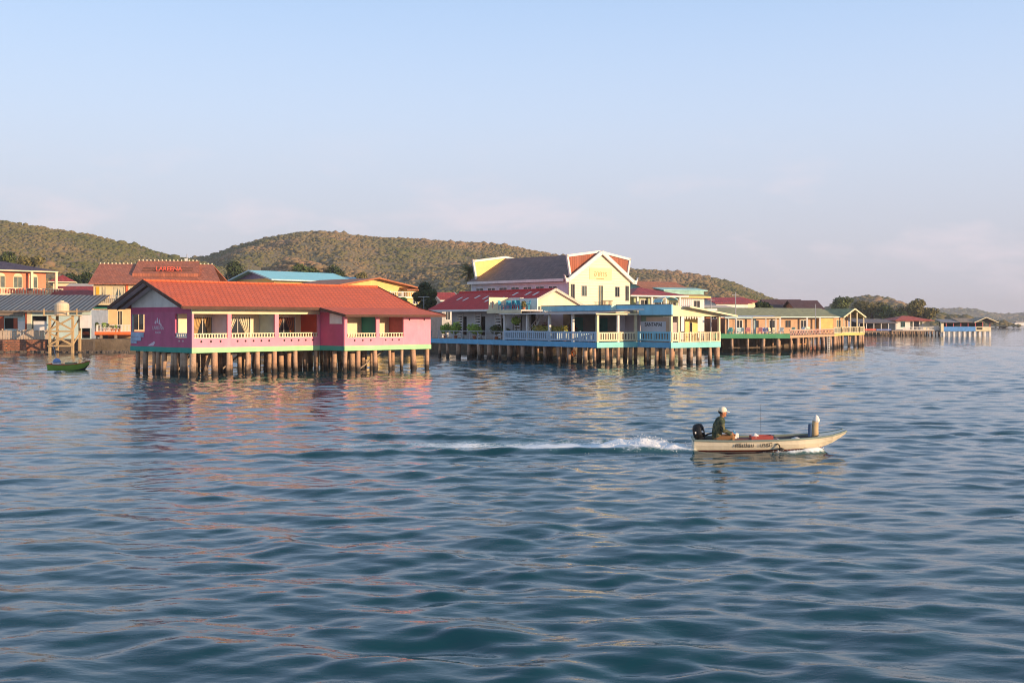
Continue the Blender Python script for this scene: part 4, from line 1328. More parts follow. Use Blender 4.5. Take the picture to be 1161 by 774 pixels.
    for k in range(7):
        MB().prism([(6.7 + .33 * k, -4.2, 4.34), (7.0 + .33 * k, -4.2, 4.34), (6.85 + .33 * k, -4.2, 4.06)], (0, .02, 0)).build('pennant', WHITE, t)
    # sign wall
    MB().box(5.04, 5.12, -3.6, -.25, 2.96, 3.9).build('sign_board', paint('sign_board_grey', (.50, .50, .53), .7, .08, .2), t)
    text('sign_lettering', 'BANTAPIAI', .50, DARK, t, (5.035, -1.95, 3.6), (R(90), 0, R(-90)), .012, squash=.92)
    MB().box(5.2, 5.35, -3.9, -.15, 3.9, 4.48).build('upper_panel', paint('dull_green_paint', (.20, .26, .17), .75), t)
    MB().box(5.06, 5.18, -3.9, -3.2, 3.92, 4.36).build('wall_box', CREAM, t)
    # room behind the open front
    MB().wall((6.8, 13.4), (6.8, .2), zd, 4.72, .15, [(1.2, 3.2, zd + .02, 4.3), (5.0, 7.0, zd + .7, 4.2), (8.5, 10.4, zd + .02, 4.3)]).build('room_wall', paint('dim_grey_wall', (.30, .28, .27), .8), t)
    MB().wall((6.6, 2.3), (4.6, 2.3), zd, 4.7, .12).build('room_wall', LILAC, t)
    MB().box(7.4, 7.5, .3, 13.3, zd, 4.7).build('rear_room_wall', TEAL, t)
    MB().wall((5.3, 2.45), (5.3, .1), zd, 4.7, .1).build('room_wall', LG, t)
    # red roofed hall
    HR = tiles('red_hall_roof', (.60, .030, .030), swap=True, w=.45, h=.5, rough=.75, patch=.2, var=.1)
    xr_, ze, zrg = 5.8, 5.18, 7.2
    ya, yb_ = 13.6, 31.3
    slope(MB(), (1.3, ya - .2, ze), (1.3, yb_, ze), (xr_, yb_, zrg), (xr_, ya - .2, zrg), .1).build('hall_roof', HR, t)
    slope(MB(), (xr_, ya - .2, zrg), (xr_, yb_, zrg), (10.3, yb_, ze), (10.3, ya - .2, ze), .1).build('hall_roof', HR, t)
    MB().tube([(xr_, ya - .25, zrg), (xr_, yb_, zrg)], .12, 8).build('ridge_cap', HR, t)
    for k in range(9):      # pale roof lights and patches in the sheeting
        y = 15.5 + 1.6 * k + random.uniform(-.4, .4); q = random.uniform(.35, .8)
        z = lambda f: ze + (zrg - ze) * f
        X = lambda f: 1.3 + 4.5 * f
        MB().prism([(X(q), y, z(q) + .012), (X(q), y + .35, z(q) + .012), (X(q + .16), y + .35, z(q + .16) + .012), (X(q + .16), y, z(q + .16) + .012)], (0, 0, .015)).build('roof_light', WHITE, t)
    MB().box(1.22, 1.30, ya, yb_, ze - .25, ze - .02).build('gutter', GREY_WHITE, t)
    MB().wall((2.7, 28.2), (2.7, ya), zd, ze + .3, .15, [(1.2, 3.0, zd + .3, 4.4), (4.9, 6.6, zd + .3, 4.4), (8.8, 10.4, zd + .02, 4.2), (11.6, 13.2, zd + .3, 4.4)]).build('hall_wall', paint('hall_grey', (.46, .45, .44), .75), t)
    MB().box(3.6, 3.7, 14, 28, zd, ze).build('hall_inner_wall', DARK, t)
    for y in (25.9, 22.4, 18.6, 15.2):      # louvred white shutters beside the openings
        lo = MB().box(2.56, 2.68, y - .08, y, zd, 4.7).box(2.56, 2.68, y + .95, y + 1.03, zd, 4.7).build('louvre_frame', WHITE, t)
        for k in range(9):
            MB().prism([(2.53, y + .001, zd + .15 + .29 * k), (2.66, y + .001, zd + .30 + .29 * k), (2.68, y + .001, zd + .28 + .29 * k), (2.55, y + .001, zd + .13 + .29 * k)], (0, .948, 0)).build('louvre_slat', WHITE, lo)
    gz = lambda x: zrg - .12 - abs(x - xr_) * (zrg - ze) / 4.5
    GB = MB().prism([(2.0, ya, ze - .1), (9.6, ya, ze - .1), (9.6, ya, gz(9.6)), (xr_, ya, gz(xr_)), (2.0, ya, gz(2.0))], (0, .12, 0)).build('hall_gable', CREAM, t)
    vg = MB()
    vg.bar((1.3, ya - .28, ze - .02), (xr_, ya - .28, zrg - .02), .1, .26); vg.bar((xr_, ya - .28, zrg - .02), (10.3, ya - .28, ze - .02), .1, .26)
    vg.build('verge_board', paint('grey_cream_board', (.52, .47, .38), .7), t)
    # roof terrace, white parapets; sunlit faces have the light tinted in as cream
    MB().box(-.25, 2.4, 11.1, 17.0, 4.92, 5.02).build('terrace_floor', GREY_WHITE, t)
    MB().box(-.30, -.26, 11.1, 17.0, 4.70, 5.04).build('terrace_edge', CREAM, t)
    po = [(.35, .5, 5.25, 5.95), (1.15, 1.3, 5.25, 5.95)]
    MB().wall((-.2, 16.7), (2.15, 16.7), 5.02, 6.35, .12, po).build('terrace_parapet', CREAM, t)
    MB().box(2.18, 2.3, 14.2, 16.69, 5.02, 6.3).build('terrace_parapet', WHITE, t)
    MB().box(1.75, 2.17, 14.06, 14.19, 5.02, 6.25).build('terrace_parapet', CREAM, t)
    MB().box(1.75, 1.87, 11.2, 14.05, 5.02, 6.2).build('terrace_parapet', WHITE, t)
    # stair to the terrace
    st = MB()
    for s_ in (2.1, 2.9): st.bar((s_, 13.2, zd), (s_, 10.4, 4.88), .06, .22)
    so = st.build('stair', WHITE, t)
    for k in range(11):
        MB().box(2.1, 2.9, 12.95 - .255 * k, 13.2 - .255 * k, zd + .2 + .265 * k, zd + .24 + .265 * k).build('tread', GREY_WHITE, so)
    hr = MB().bar((2.05, 13.2, zd + .95), (2.05, 10.6, 4.86), .06, .07)
    for k in range(8):
        y = 13.0 - .33 * k; z = zd + .15 + (13.0 - y) * 1.03
        hr.box(2.03, 2.07, y - .02, y + .02, z, min(z + .75, 4.85))
    hr.build('hand_rail', WHITE, t)
    # lilac lean-to behind the right wing
    MB().wall((11.3, 6.0), (11.3, 2.0), 1.6, 4.5, .12).build('lean_to_wall', LILAC, t)
    MB().wall((11.45, 2.0), (13.5, 2.0), 1.6, 4.6, .12).build('lean_to_wall', LILAC, t)
    # piles
    pts = [(.2, y + random.uniform(-.3, .3)) for y in np.arange(.3, 28.5, 1.9)] + [(2.4, y + random.uniform(-.4, .4)) for y in np.arange(.9, 28, 2.3)]
    pts += [(x, .25) for x in (1.4, 2.7, 4.2)] + [(5.1, y) for y in (-1.2, -2.3, -3.3)]
    pts += [(x, -4.15) for x in (5.15, 6.3, 7.6, 8.5, 10.1, 11.0)] + [(x + random.uniform(-.3, .3), y) for y in (-2, 1.5) for x in np.arange(6.2, 11.2, 1.5)]
    pts += [(x + random.uniform(-.3, .3), y) for y in (4.5, 8.5, 13) for x in (5.0, 7.5, 10.2)] + [(x, y) for y in (18, 23, 27) for x in (5, 8, 10.8)]
    piles(t, pts, zb + .05, .20)
    # furniture, plants and lamps on the deck: things of their own
    BLUEPL = paint('blue_plastic', (.05, .30, .42), .45, .1, .05)
    names = ['first', 'second', 'third', 'fourth', 'fifth', 'sixth']
    for k, (x, y, r_) in enumerate(((.6, 15.6, 20), (.7, 14.7, 160), (.5, 13.9, 200), (.8, 13.0, 30), (.5, 12.3, 100), (.8, 11.6, 250))):
        chair('blue plastic chair on the white roof terrace, %s from the left' % names[k], (*RW(x, y), 5.025), RA + r_, BLUEPL, 'blue chairs on the roof terrace', s=1.1)
    table('small blue table between the left chairs on the roof terrace', (*RW(1.4, 15.2), 5.025), RA, BLUEPL, 'roof terrace tables', .8)
    table('small blue table beside the right chairs on the roof terrace', (*RW(1.25, 12.6), 5.025), RA, BLUEPL, 'roof terrace tables', .8)
    DW = paint('dark_wood_furniture', (.10, .055, .035), .6, .2, .1)
    tb = [(1.6, 2.2), (1.8, 5.3), (1.7, 8.2), (3.6, 1.3)]
    for k, (x, y) in enumerate(tb):
        table(['dark wooden dining table nearest the corner post under the awning', 'dark wooden dining table second from the corner post under the awning', 'dark wooden dining table by the flower troughs under the awning', 'dark wooden dining table behind the cream balustrade'][k], (*RW(x, y), 2.0), RA, DW, 'dining tables under the awning')
        for j, s_ in enumerate((-1, 1)):
            chair('dark dining chair %s the table %s' % (('left of', 'right of')[s_ < 0], ['nearest the corner post', 'second from the corner post', 'by the flower troughs', 'behind the cream balustrade'][k]), (*RW(x, y + s_ * .75), 2.0), RA + (0 if s_ > 0 else 180), DW, 'dining chairs under the awning')
    for k, y in enumerate((27.0, 25.0, 21.3, 17.3)):
        bush(['bright potted shrub beside the pink house end of the pier', 'bright potted shrub second from the pink house on the pier', 'wide bright potted shrub third along the pier rail', 'potted shrub before the stair end of the red roofed hall'][k],
             (*RW(1.1, y), 2.0), (.75, .8, 1.0, .75)[k], (1.4, 1.6, 1.35, 1.4)[k], LEAF_BRIGHT if k != 3 else LEAF_MID, 560, .13, 'potted plant', 'potted_shrub', 'shrubs along the pier rail', TERRACOTTA, 40 + k)
    bush('low dark potted shrub where the pipe rail meets the pale blue balustrade', (*RW(1.0, 15.4), 2.0), .6, .9, LEAF_MID, 360, .12, 'potted plant', 'potted_shrub', 'shrubs along the pier rail', TERRACOTTA, 55)
    # flower trough
    tr = thing('flower_trough', 'long trough of yellow green spiky plants behind the pale blue balustrade', 'planter', (*RW(.75, 7.9), 2.0), RA + 90)
    MB().box(-2.6, 2.6, -.2, .2, .35, .75).box(-2.4, -2.2, -.15, .15, 0, .35).box(2.2, 2.4, -.15, .15, 0, .35).build('trough', TERRACOTTA, tr)
    rr = np.random.default_rng(77); Q = []
    for k in range(26):
        x = -2.5 + 5.0 * k / 25
        Q.append(leaf_cloud((x, 0, 1.1), (.16, .2, .42), 46, .10, rr, up=.1))
    link('plants', quads_mesh('plants', np.concatenate(Q)), foliage('croton_leaves', (.42, .42, .08), (.60, .42, .09), (.20, .28, .05)), tr)
    for k, (x, y) in enumerate(((1.6, 9.9), (2.5, 6.6))):
        bush(['red flowering shrub behind the left end of the flower trough', 'red flowering shrub behind the right end of the flower trough'][k], (*RW(x, y), 2.0), .55, 1.5, foliage('red_bracts', (.20, .02, .02), (.10, .10, .03)), 300, .11, 'potted plant', 'flowering_shrub', 'red flowering shrubs', TERRACOTTA, 60 + k)
    # potted fan palm
    pp = thing('potted_palm', 'slim potted palm with a round crown beside the stair', 'potted plant', (*RW(.9, 13.6), 2.0), 0)
    MB().lathe((0, 0, 0), [(.2, 0), (.28, .4), (.3, .42), (.24, .42)]).build('pot', BLUEPL, pp)
    MB().tube([(0, 0, .4), (.05, 0, 1.1), (0, .03, 1.7)], [.05, .04, .035], 7).build('stem', BARK, pp)
    link('foliage', quads_mesh('foliage', leaf_cloud((0, 0, 1.95), (.48, .48, .38), 420, .12, rr, up=.2)), LEAF_BRIGHT, pp)
    tp = thing('terrace_pot_plant', 'small pot plant standing on the edge of the roof terrace', 'potted plant', (*RW(.2, 11.3), 5.02), 0)
    MB().lathe((0, 0, 0), [(.12, 0), (.18, .25), (.15, .26)], 10).build('pot', TERRACOTTA, tp)
    link('foliage', quads_mesh('foliage', leaf_cloud((0, 0, .55), (.28, .28, .35), 130, .1, rr)), LEAF_DRY, tp)
    # life ring on a pile
    lr = thing('life_ring', 'orange life ring hanging on a pile under the pale blue balustrade', 'life ring', (*RW(-.12, 3.2), .95), RA)
    ring = MB(); N = 16
    pts = [(0, .26 * math.cos(2 * math.pi * k / N), .26 * math.sin(2 * math.pi * k / N)) for k in range(N + 1)]
    ring.tube(pts, .08, 8, False); ring.build('ring', paint('life_ring_orange', (.80, .17, .03), .5, .05, .05), lr, smooth=True)
    MB().bar((0, 0, .26), (.3, 0, .6), .02).build('rope', PLANK, lr)
restaurant()

# ------------------------------------------------------------------ tall yellow house with flared roof wings
def yellow_house():
    t = thing('yellow_gable_house', 'tall yellow house with flared white trimmed gable and brown roof', 'house', (9.97, 124.0, 0), 44)
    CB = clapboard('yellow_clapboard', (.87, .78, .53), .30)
    zp, ze = 11.55, 8.25; hw = 5.15; D = 15.0
    za = lambda x: zp - abs(x) * (zp - ze) / 5.7
    # front gable wall with windows, door and corner openings
    ops = [(-4.95 + 5.15, -4.25 + 5.15, 6.2, 8.0), (1.95, 2.85, 6.65, 7.85), (4.72, 5.62, 5.5, 7.95), (7.6, 8.45, 6.65, 7.85), (9.4, 10.1, 6.2, 8.0)]
    MB().wall((-hw, 0), (hw, 0), 1.6, ze + .05, .18, ops).build('front_wall', CB, t)
    MB().prism([(-hw, .01, ze + .053), (hw, .01, ze + .053), (hw, .01, za(hw) - .1), (0, .01, zp - .15), (-hw, .01, za(hw) - .1)], (0, .16, 0)).build('gable', CB, t)
    fmw = paint('window_grey', (.36, .34, .30), .5)
    for k, p in enumerate(ops):
        window(t, (-hw, 0), (hw, 0), *p, CREAM if k == 2 else fmw, GLASS_D if k in (0, 3, 4) else GLASS_G, 'door' if k == 2 else 'window', .07, 1 if k != 2 else 1, 0, .1, .02)
    MB().box(-1.9, 1.9, -.03, -.003, 8.55, 9.85).build('name_panel', paint('name_panel_cream', (.80, .63, .34), .7, .05, .1), t)
    LM = paint('tan_lettering', (.52, .30, .12), .7)
    text('lettering', 'อาคาร', .9, LM, t, (-.05, -.035, 9.2), (R(90), 0, 0), .01)
    MB().box(-.75, .55, -.04, -.031, 8.62, 8.72).build('lettering_bar', LM, t)
    MB().box(-1.0, 1.0, -1.0, -.003, 5.3, 5.45).build('door_balcony', CREAM, t)
    balustrade(t, (-.95, -.95), (.95, -.95), 5.45, 6.2, 9, BROWN, .05, .06)
    # gable boards with upturned ends
    for s_ in (-1, 1):
        g = MB()
        g.bar((0, -.25, zp + .1), (s_ * 5.6, -.25, ze + .12), .18, .42)
        g.prism([(s_ * 5.3, -.34, ze - .05), (s_ * 5.95, -.34, ze - .1), (s_ * 6.25, -.34, ze + .75), (s_ * 5.95, -.34, ze + .35), (s_ * 5.4, -.34, ze + .35)], (0, .18, 0))
        g.build('gable_board', WHITE, t)
    # wing screens rising behind the gable: near one tiled red, far one yellow
    def wing(y, m, name):
        for s_ in (-1, 1):
            MB().prism([(0, y, zp + .05), (s_ * 5.25, y, zp - .62), (s_ * 4.75, y, ze + .75), (s_ * .2, y, zp - .3)], (0, .14, 0)).build(name, m, t)
            tr = MB()
            tr.bar((0, y - .06, zp + .18), (s_ * 5.4, y - .06, zp - .52), .2, .26)
            tr.bar((s_ * 5.33, y - .06, zp - .35), (s_ * 4.8, y - .06, ze + .6), .2, .26)
            tr.build('wing_trim', WHITE, t)
    wing(.25, tiles('red_brown_wing_tiles', (.34, .10, .05), w=.35, h=.35), 'wing_screen')
    wing(D + .6, YELLOW, 'wing_screen')
    # long roof
    BR = tiles('plum_brown_long_roof', (.22, .125, .105), swap=True, w=.4, h=.45)
    zE = 8.55; xe = 5.6
    slope(MB(), (-xe, .45, zE), (-xe, D + 1.2, zE), (0, D + .5, zp), (0, .45, zp), .12).build('roof', BR, t)
    slope(MB(), (0, .45, zp), (0, D + .5, zp), (xe, D + 1.2, zE), (xe, .45, zE), .12).build('roof', BR, t)
    MB().box(-xe - .1, -xe, .45, D + 1.2, zE - .28, zE + .02).build('eave_board', GREY_WHITE, t)
    # long side wall with a row of windows
    SW = paint('pale_side_wall', (.60, .60, .64), .75, .1, .2)
    ops = [(.8 + 2.0 * k, 2.2 + 2.0 * k, 6.9, 7.85) for k in range(7)]
    MB().wall((-hw, D + 1), (-hw, .19), 1.6, zE, .15, ops).build('side_wall', SW, t)
    for p in ops: window(t, (-hw, D + 1), (-hw, 0), *p, GREY_WHITE, GLASS_D, 'window', .08, 1)
    MB().wall((hw, .19), (hw, D + 1), 1.6, zE, .15).build('side_wall', CB, t)
    MB().wall((hw, D + 1.15), (-hw, D + 1.15), 1.6, zE, .15).build('rear_wall', CB, t)
    MB().box(-hw + .2, hw - .2, 1.2, 1.3, 1.6, 8.2).build('inner_wall', DARK, t)
    MB().box(-hw - .1, -hw - .003, .3, D + 1, 8.05, 8.2).build('string_course', WHITE, t)
yellow_house()

# ------------------------------------------------------------------ houses behind
A46 = Vector((math.cos(R(46)), math.sin(R(46)))); M46 = Vector((-A46.y, A46.x))
def bg_houses():
    # blue roofed house, seen above the pink roof
    o = Vector((PX(289, 165), 165.0)) - M46 * 5.0
    house('house with light blue metal roof and mauve gable above the pink house', (o.x, o.y), 46, 13.2, 10, 2, PZ(316.0, 164), PZ(306.8, 166), OCHRE, BLUE_ROOF,
          [(1.2, 2.6, 7.8, 9.0), (4.2, 5.6, 7.8, 9.0), (7.2, 8.6, 7.8, 9.0), (10.2, 11.6, 7.8, 9.0)], 1.1, gable_m=paint('mauve_paint', (.28, .24, .42), .75), eave_m=paint('pale_blue_board', (.45, .62, .66), .6))
    o = Vector((PX(378, 182), 182.0))
    house('small house with deep blue roof behind the light blue roof', (o.x, o.y), 46, 6, 6, 2, PZ(321, 182), PZ(313.5, 186), OCHRE, BLUE_ROOF2, [(1, 2, 7, 8.5)], .8)
    # wide yellow gable
    o = Vector((PX(379, 150), 150.0))
    t = house('wide low pitched yellow gable house behind the pink roof', (o.x, o.y), 46, 14.0, 12, 2, PZ(324, 152), PZ(315.2, 156), OCHRE, ORANGE_ROOF,
              [(9.2, 10.6, 6.6, 7.9), (11.2, 12.4, 6.6, 7.9)], 1.0, ridge='y', eave_m=TERRACOTTA)
    balustrade(t, (8.8, -1.2), (13.4, -1.2), 7.3, 8.1, 14, WHITE, .06, .08, posts=3)
    MB().box(8.6, 13.6, -1.3, -.003, 7.1, 7.3).build('balcony_floor', CREAM, t)
    o = Vector((PX(462, 158), 158.0))
    house('narrow yellow annex beside the wide yellow gable', (o.x, o.y), 46, 3.2, 5, 2, PZ(328, 158), PZ(324, 160), OCHRE, ORANGE_ROOF, [(1, 2, 6.3, 7.6)], .6)
    # red roofs at far left between peach house and resort
    o = Vector((PX(60, 190), 190.0))
    house('small red hipped roof house right of the peach house', (o.x, o.y), 20, 3.0, 6, 2, PZ(319, 190), PZ(311.5, 192), CREAM, DULL_RED, [(.5, 1.5, 8.2, 9.6)], .7, hip=True, eave_m=CREAM)
    o = Vector((PX(60, 166), 166.0))
    house('low dull red roof between the peach house and the resort', (o.x, o.y), 4, 5.6, 7, 2, PZ(335, 166), PZ(324, 168), CREAM, DULL_RED, [(1, 2, 3, 5)], .4, eave_m=None)
    o = Vector((PX(78, 176), 176.0))
    house('low cream roofed house in front of the dark trees by the resort', (o.x, o.y), 8, 3.0, 5, 2, PZ(325, 176), PZ(321, 177), GREY_WHITE, paint('cream_sheet_roof', (.6, .5, .38), .6), [(.6, 1.6, 6, 8)], .5)
    # between tree and red hall
    o = Vector((PX(501, 150), 150.0))
    house('small red roofed house with white eave left of the red hall', (o.x, o.y), 30, 2.4, 4, 2, PZ(339, 150), PZ(331, 151), MATS['hall_grey'], DULL_RED, [(.5, 1.3, 4, 6)], .5, eave_m=WHITE)
    # right of the yellow gable house
    o = Vector((PX(717, 136), 136.0))
    t = house('house with dull red hipped roof and white columns right of the yellow house', (o.x, o.y), 30, 7.2, 7, 2, PZ(334.5, 136), PZ(325, 138), paint('pale_green_paint', (.36, .42, .25), .75), DULL_RED,
              [(1.2, 2.4, 5.2, 6.6), (3.3, 4.9, 5.0, 6.8), (5.6, 6.8, 5.2, 6.6)], .9, hip=True, eave_m=WHITE)
    for k in range(4):
        MB().box(.2 + 2.2 * k, .45 + 2.2 * k, -.7, -.45, 2, PZ(335, 136)).build('column', WHITE, t)
    o = Vector((PX(733, 165), 165.0))
    t = house('orange roofed house with turquoise veranda eave', (o.x, o.y), 30, 7.5, 7, 2, PZ(327, 165), PZ(318.8, 168), paint('aqua_paint', (.30, .52, .46), .7), ORANGE_ROOF, [(2, 3.2, 6.5, 8.2), (4.5, 6, 6.5, 8.2)], .7, eave_m=None)
    slope(MB(), (1.2, -2.6, PZ(328.5, 165)), (9.6, -2.6, PZ(328.5, 165)), (9.6, -.02, PZ(325.5, 165)), (1.2, -.02, PZ(325.5, 165)), .15).build('veranda_roof', paint('aqua_sheet', (.36, .62, .56), .6), t)
    MB().box(1.4, 9.0, -2.4, -2.3, PZ(334, 165), PZ(329.5, 165)).build('veranda_panel', MATS['aqua_paint'], t)
    o = Vector((PX(766, 142), 142.0))
    t = house('flat yellow eaved house with slatted white wall behind the restaurant wing', (o.x, o.y), 20, 4.2, 5, 2, PZ(336, 142), PZ(333, 143), GREY_WHITE, paint('yellow_sheet_roof', (.72, .45, .12), .6), [(2.6, 3.6, 5.4, 6.6)], .6, eave_m=YELLOW)
    for k in range(9):
        MB().box(.1 + .27 * k, .28 + .27 * k, -.05, -.003, 5.2, PZ(338, 142)).build('wall_slat', LILAC, t)
    # blue and yellow parasol-like canopy in front of it
    c = thing('striped_canopy', 'small blue and cream arched canopy behind the blue parapet', 'canopy', (PX(760, 132), 132.0, 1.6), 20)
    for k in range(6):
        a0, a1 = math.pi * k / 6, math.pi * (k + 1) / 6
        MB().prism([(-1.2 * math.cos(a0), 0, 4.55 + .7 * math.sin(a0)), (-1.2 * math.cos(a1), 0, 4.55 + .7 * math.sin(a1)), (-1.15 * math.cos(a1), 0, 4.50 + .66 * math.sin(a1)), (-1.15 * math.cos(a0), 0, 4.50 + .66 * math.sin(a0))], (0, 2.2, 0)).build('canopy_strip', (SKYBLUE, CREAM)[k % 2], c)
    for x in (-1.15, 1.15):
        for y in (.1, 2.1): MB().box(x - .05, x + .05, y - .05, y + .05, 0, 4.56).build('post', WHITE, c)
    # red roofs farther right
    o = Vector((PX(812, 195), 195.0))
    house('white walled house with dark red roof behind the green roofed pier', (o.x, o.y), 20, 6.5, 7, 2, PZ(343, 195), PZ(337, 198), GREY_WHITE, DULL_RED, [(1, 2, 4.6, 6), (3.5, 4.6, 4.6, 6)], .6, eave_m=None)
    o = Vector((PX(836, 200), 200.0))
    house('second dark red roofed house, right of the white walled one', (o.x, o.y), 24, 4.6, 7, 2, PZ(342, 200), PZ(336.5, 203), CREAM, DULL_RED, [(1, 2, 5, 6.5)], .5, hip=True)
    o = Vector((PX(800, 170), 170.0))
    house('low terracotta walled house beside the restaurant wing', (o.x, o.y), 30, 5.5, 5, 2, PZ(349, 170), PZ(345.5, 171), TERRACOTTA, paint('cream_sheet_roof', (.6, .5, .38), .6), [(1, 2.2, 4.2, 5.4)], .5)
    o = Vector((PX(873, 215), 215.0))
    house('long brown tiled roof behind the green roof, left half', (o.x, o.y), 6, 7.2, 8, 2, PZ(350, 215), PZ(339.2, 217), TERRACOTTA, BROWN_ROOF, [(1, 2, 3.5, 5)], .5)
    o = Vector((PX(904, 210), 210.0))
    house('long brown tiled roof behind the green roof, right half', (o.x, o.y), 6, 5.0, 8, 2, PZ(351, 210), PZ(340.2, 212), TERRACOTTA, BROWN_ROOF, [(1, 2, 3.5, 5)], .5)
bg_houses()

# ------------------------------------------------------------------ green roofed pier
def green_pier():
    o = (30.0, 155.0)
    t = thing('pier_lodge', 'long salmon lodge with moss green roof on a pier right of the restaurant', 'lodge', (0, 150, 0), 0)
    Y0 = 150
    edge = [(25.5, 140), (35.2, 139.6), (39.0, 145.2), (45.3, 155), (48.4, 162), (52.4, 166.3), (55.0, 172), (27, 172)]
    ed = [(x, y - Y0) for x, y in edge]
    zb, zd = 1.70, 2.05
    MB().prism([(x, y, zb + .03) for x, y in ed], (0, 0, zd - zb - .06)).build('deck', PLANK, t)
    GR = paint('green_deck_paint', (.10, .36, .17), .65, .12, .25)
    def band(a, b, z0, z1, m, name='edge_band', w=.1):
        MB().bar((*a, (z0 + z1) / 2), (*b, (z0 + z1) / 2), w, z1 - z0).build(name, m, t)
    band(ed[0], ed[1], zb, 2.28, GR)
    band(ed[1], (ed[2][0], ed[2][1]), zb + .05, 2.08, SALMON); band(ed[2], ed[3], zb + .05, 2.08, SALMON)
    OLY = paint('olive_yellow_band', (.58, .50, .16), .7, .12, .25)
    band(ed[3], ed[4], zb + .05, 2.08, OLY); band(ed[4], ed[5], zb + .05, 2.15, OLY); band(ed[5], ed[6], zb + .05, 2.15, OLY)
    # pink lattice rail: crossed laths
    LAT = paint('pink_lattice', (.70, .40, .32), .7, .1, .25)
    for a, b in ((ed[1], ed[2]), (ed[2], ed[3])):
        A_, B_ = Vector((*a, 0)), Vector((*b, 0)); n = 11 if a is ed[1] else 18
        la = MB()
        for k in range(n):
            p, q = A_.lerp(B_, k / n), A_.lerp(B_, (k + 1) / n)
            la.bar(p + Vector((0, 0, 2.12)), q + Vector((0, 0, 2.72)), .05, .07); la.bar(p + Vector((.03, -.03, 2.72)), q + Vector((.03, -.03, 2.12)), .05, .07)
        la.bar(A_ + Vector((0, 0, 2.76)), B_ + Vector((0, 0, 2.76)), .1, .1)
        la.build('lattice_rail', LAT, t)
    balustrade(t, ed[3], ed[4], 2.15, 3.0, 14, CREAM, .07, .09, posts=3)
    balustrade(t, ed[4], ed[5], 2.15, 3.0, 12, CREAM, .07, .09, posts=3)
    balustrade(t, ed[5], ed[6], 2.15, 3.0, 12, CREAM, .07, .09, posts=3)
    # lodge itself, turned 30 degrees
    r = R(30); ca, sa = math.cos(r), math.sin(r)
    def LW(x, y): return (o[0] + ca * x - sa * y, o[1] - Y0 + sa * x + ca * y)
    L = 22.7; ze, zr = 4.56, 5.85
    def wl(a, b, z0, z1, m, name, ops=(), th=.15): return MB().wall(LW(*a), LW(*b), z0, z1, th, ops).build(name, m, t)
    ops = [(2.0 + 3.1 * k, 3.2 + 3.1 * k, 2.9 if k % 2 else 2.15, 4.05) for k in range(6)]
    wl((0, 0), (L - 5.0, 0), zd, ze + .1, SALMON, 'front_wall', ops)
    for k, p in enumerate(ops): window(t, LW(0, 0), LW(L, 0), *p, SALMON if k % 2 else WHITE, GLASS_D, 'window' if k % 2 else 'door', .08, 1)
    wl((L - 5.0, -.8), (L - 2.4, -.8), zd, ze + .1, paint('amber_wall', (.70, .42, .14), .7), 'front_wall')
    wl((L - 5.0, 0), (L - 5.0, -.65), zd, ze, MATS['amber_wall'], 'front_wall')
    wl((L - 2.35, .6), (L + 2.2, .6), zd, ze + .1, SALMON, 'front_wall', [(.4, 1.4, 2.2, 4.1), (2.0, 3.0, 2.2, 4.1)])
    for p in ((.4, 1.4, 2.2, 4.1), (2.0, 3.0, 2.2, 4.1)): window(t, LW(L - 2.35, .6), LW(L + 2, .6), *p, CREAM, GLASS_G, 'door', .08, 1)
    wl((L + 2.2, .8), (L + 2.2, 8), zd, ze, SALMON, 'side_wall')
    def P3(x, y, z): return (*LW(x, y), z)
    slope(MB(), P3(-2, -1.3, ze - .02), P3(L - .5, -1.3, ze - .02), P3(L + .3, 4.5, zr), P3(-2, 4.5, zr), .1).build('roof', GREEN_ROOF, t)
    slope(MB(), P3(-2, 4.5, zr), P3(L + .3, 4.5, zr), P3(L + .3, 10, ze), P3(-2, 10, ze), .1).build('roof', GREEN_ROOF, t)
    MB().bar(P3(-2, -1.34, ze - .1), P3(L - .5, -1.34, ze - .1), .06, .16).build('fascia_board', PALE_TEAL, t)
    # gabled porch at the right end
    zg = 5.75
    gx = L + .9
    for s_ in (-1, 1):
        slope(MB(), P3(gx, -1.9, zg), P3(gx + s_ * 2.3, -1.9, ze - .1), P3(gx + s_ * 2.3, 4, ze - .1), P3(gx, 4, zg), .1).build('porch_roof', GREEN_ROOF, t)
        MB().bar(P3(gx, -1.95, zg - .04), P3(gx + s_ * 2.35, -1.95, ze - .12), .09, .2).build('gable_board', CREAM, t)
    MB().prism([P3(gx - 2, -.3, ze - .02), P3(gx + 2, -.3, ze - .02), P3(gx, -.3, zg - .2)], (sa * -.1, ca * .1, 0)).build('gable', SALMON, t)
    for x, y in ((gx - 2.1, -1.7), (gx - .7, -1.7), (gx + .7, -1.7), (gx + 2.1, -1.7)):
        p = LW(x, y); MB().box(p[0] - .08, p[0] + .08, p[1] - .08, p[1] + .08, zd, ze if abs(x - gx) > 1 else 5.2).build('porch_post', CREAM, t)
    for x in (1.0, 4.4, 9.3, 14.6, 17.2):
        p = LW(x, -1.1); MB().box(p[0] - .13, p[0] + .13, p[1] - .13, p[1] + .13, zd, ze - .08).build('column', WHITE, t)
    # white awning over the left deck
    slope(MB(), (27.5, -8.2, 4.42), (34.2, -8.2, 4.42), (34.8, -3.0, 4.62), (27.5, -3.0, 4.62), .06).build('awning', paint('pale_sheet', (.50, .52, .55), .6), t)
    MB().box(31.0, 34.6, -8.28, -8.21, 4.24, 4.46).build('awning_fascia', CREAM, t)
    MB().box(27.4, 30.98, -8.28, -8.21, 4.22, 4.46).build('awning_fascia', PALE_TEAL, t)
    for x in (27.9, 30.9, 32.7, 34.0):
        MB().box(x - .07, x + .07, -8.15, -8.01, zd, 4.36).build('awning_post', WHITE, t)
    MB().box(31.3, 31.6, -7.4, -7.1, zd, 4.4).build('column', PALE_TEAL, t)
    # piles
    pts = []
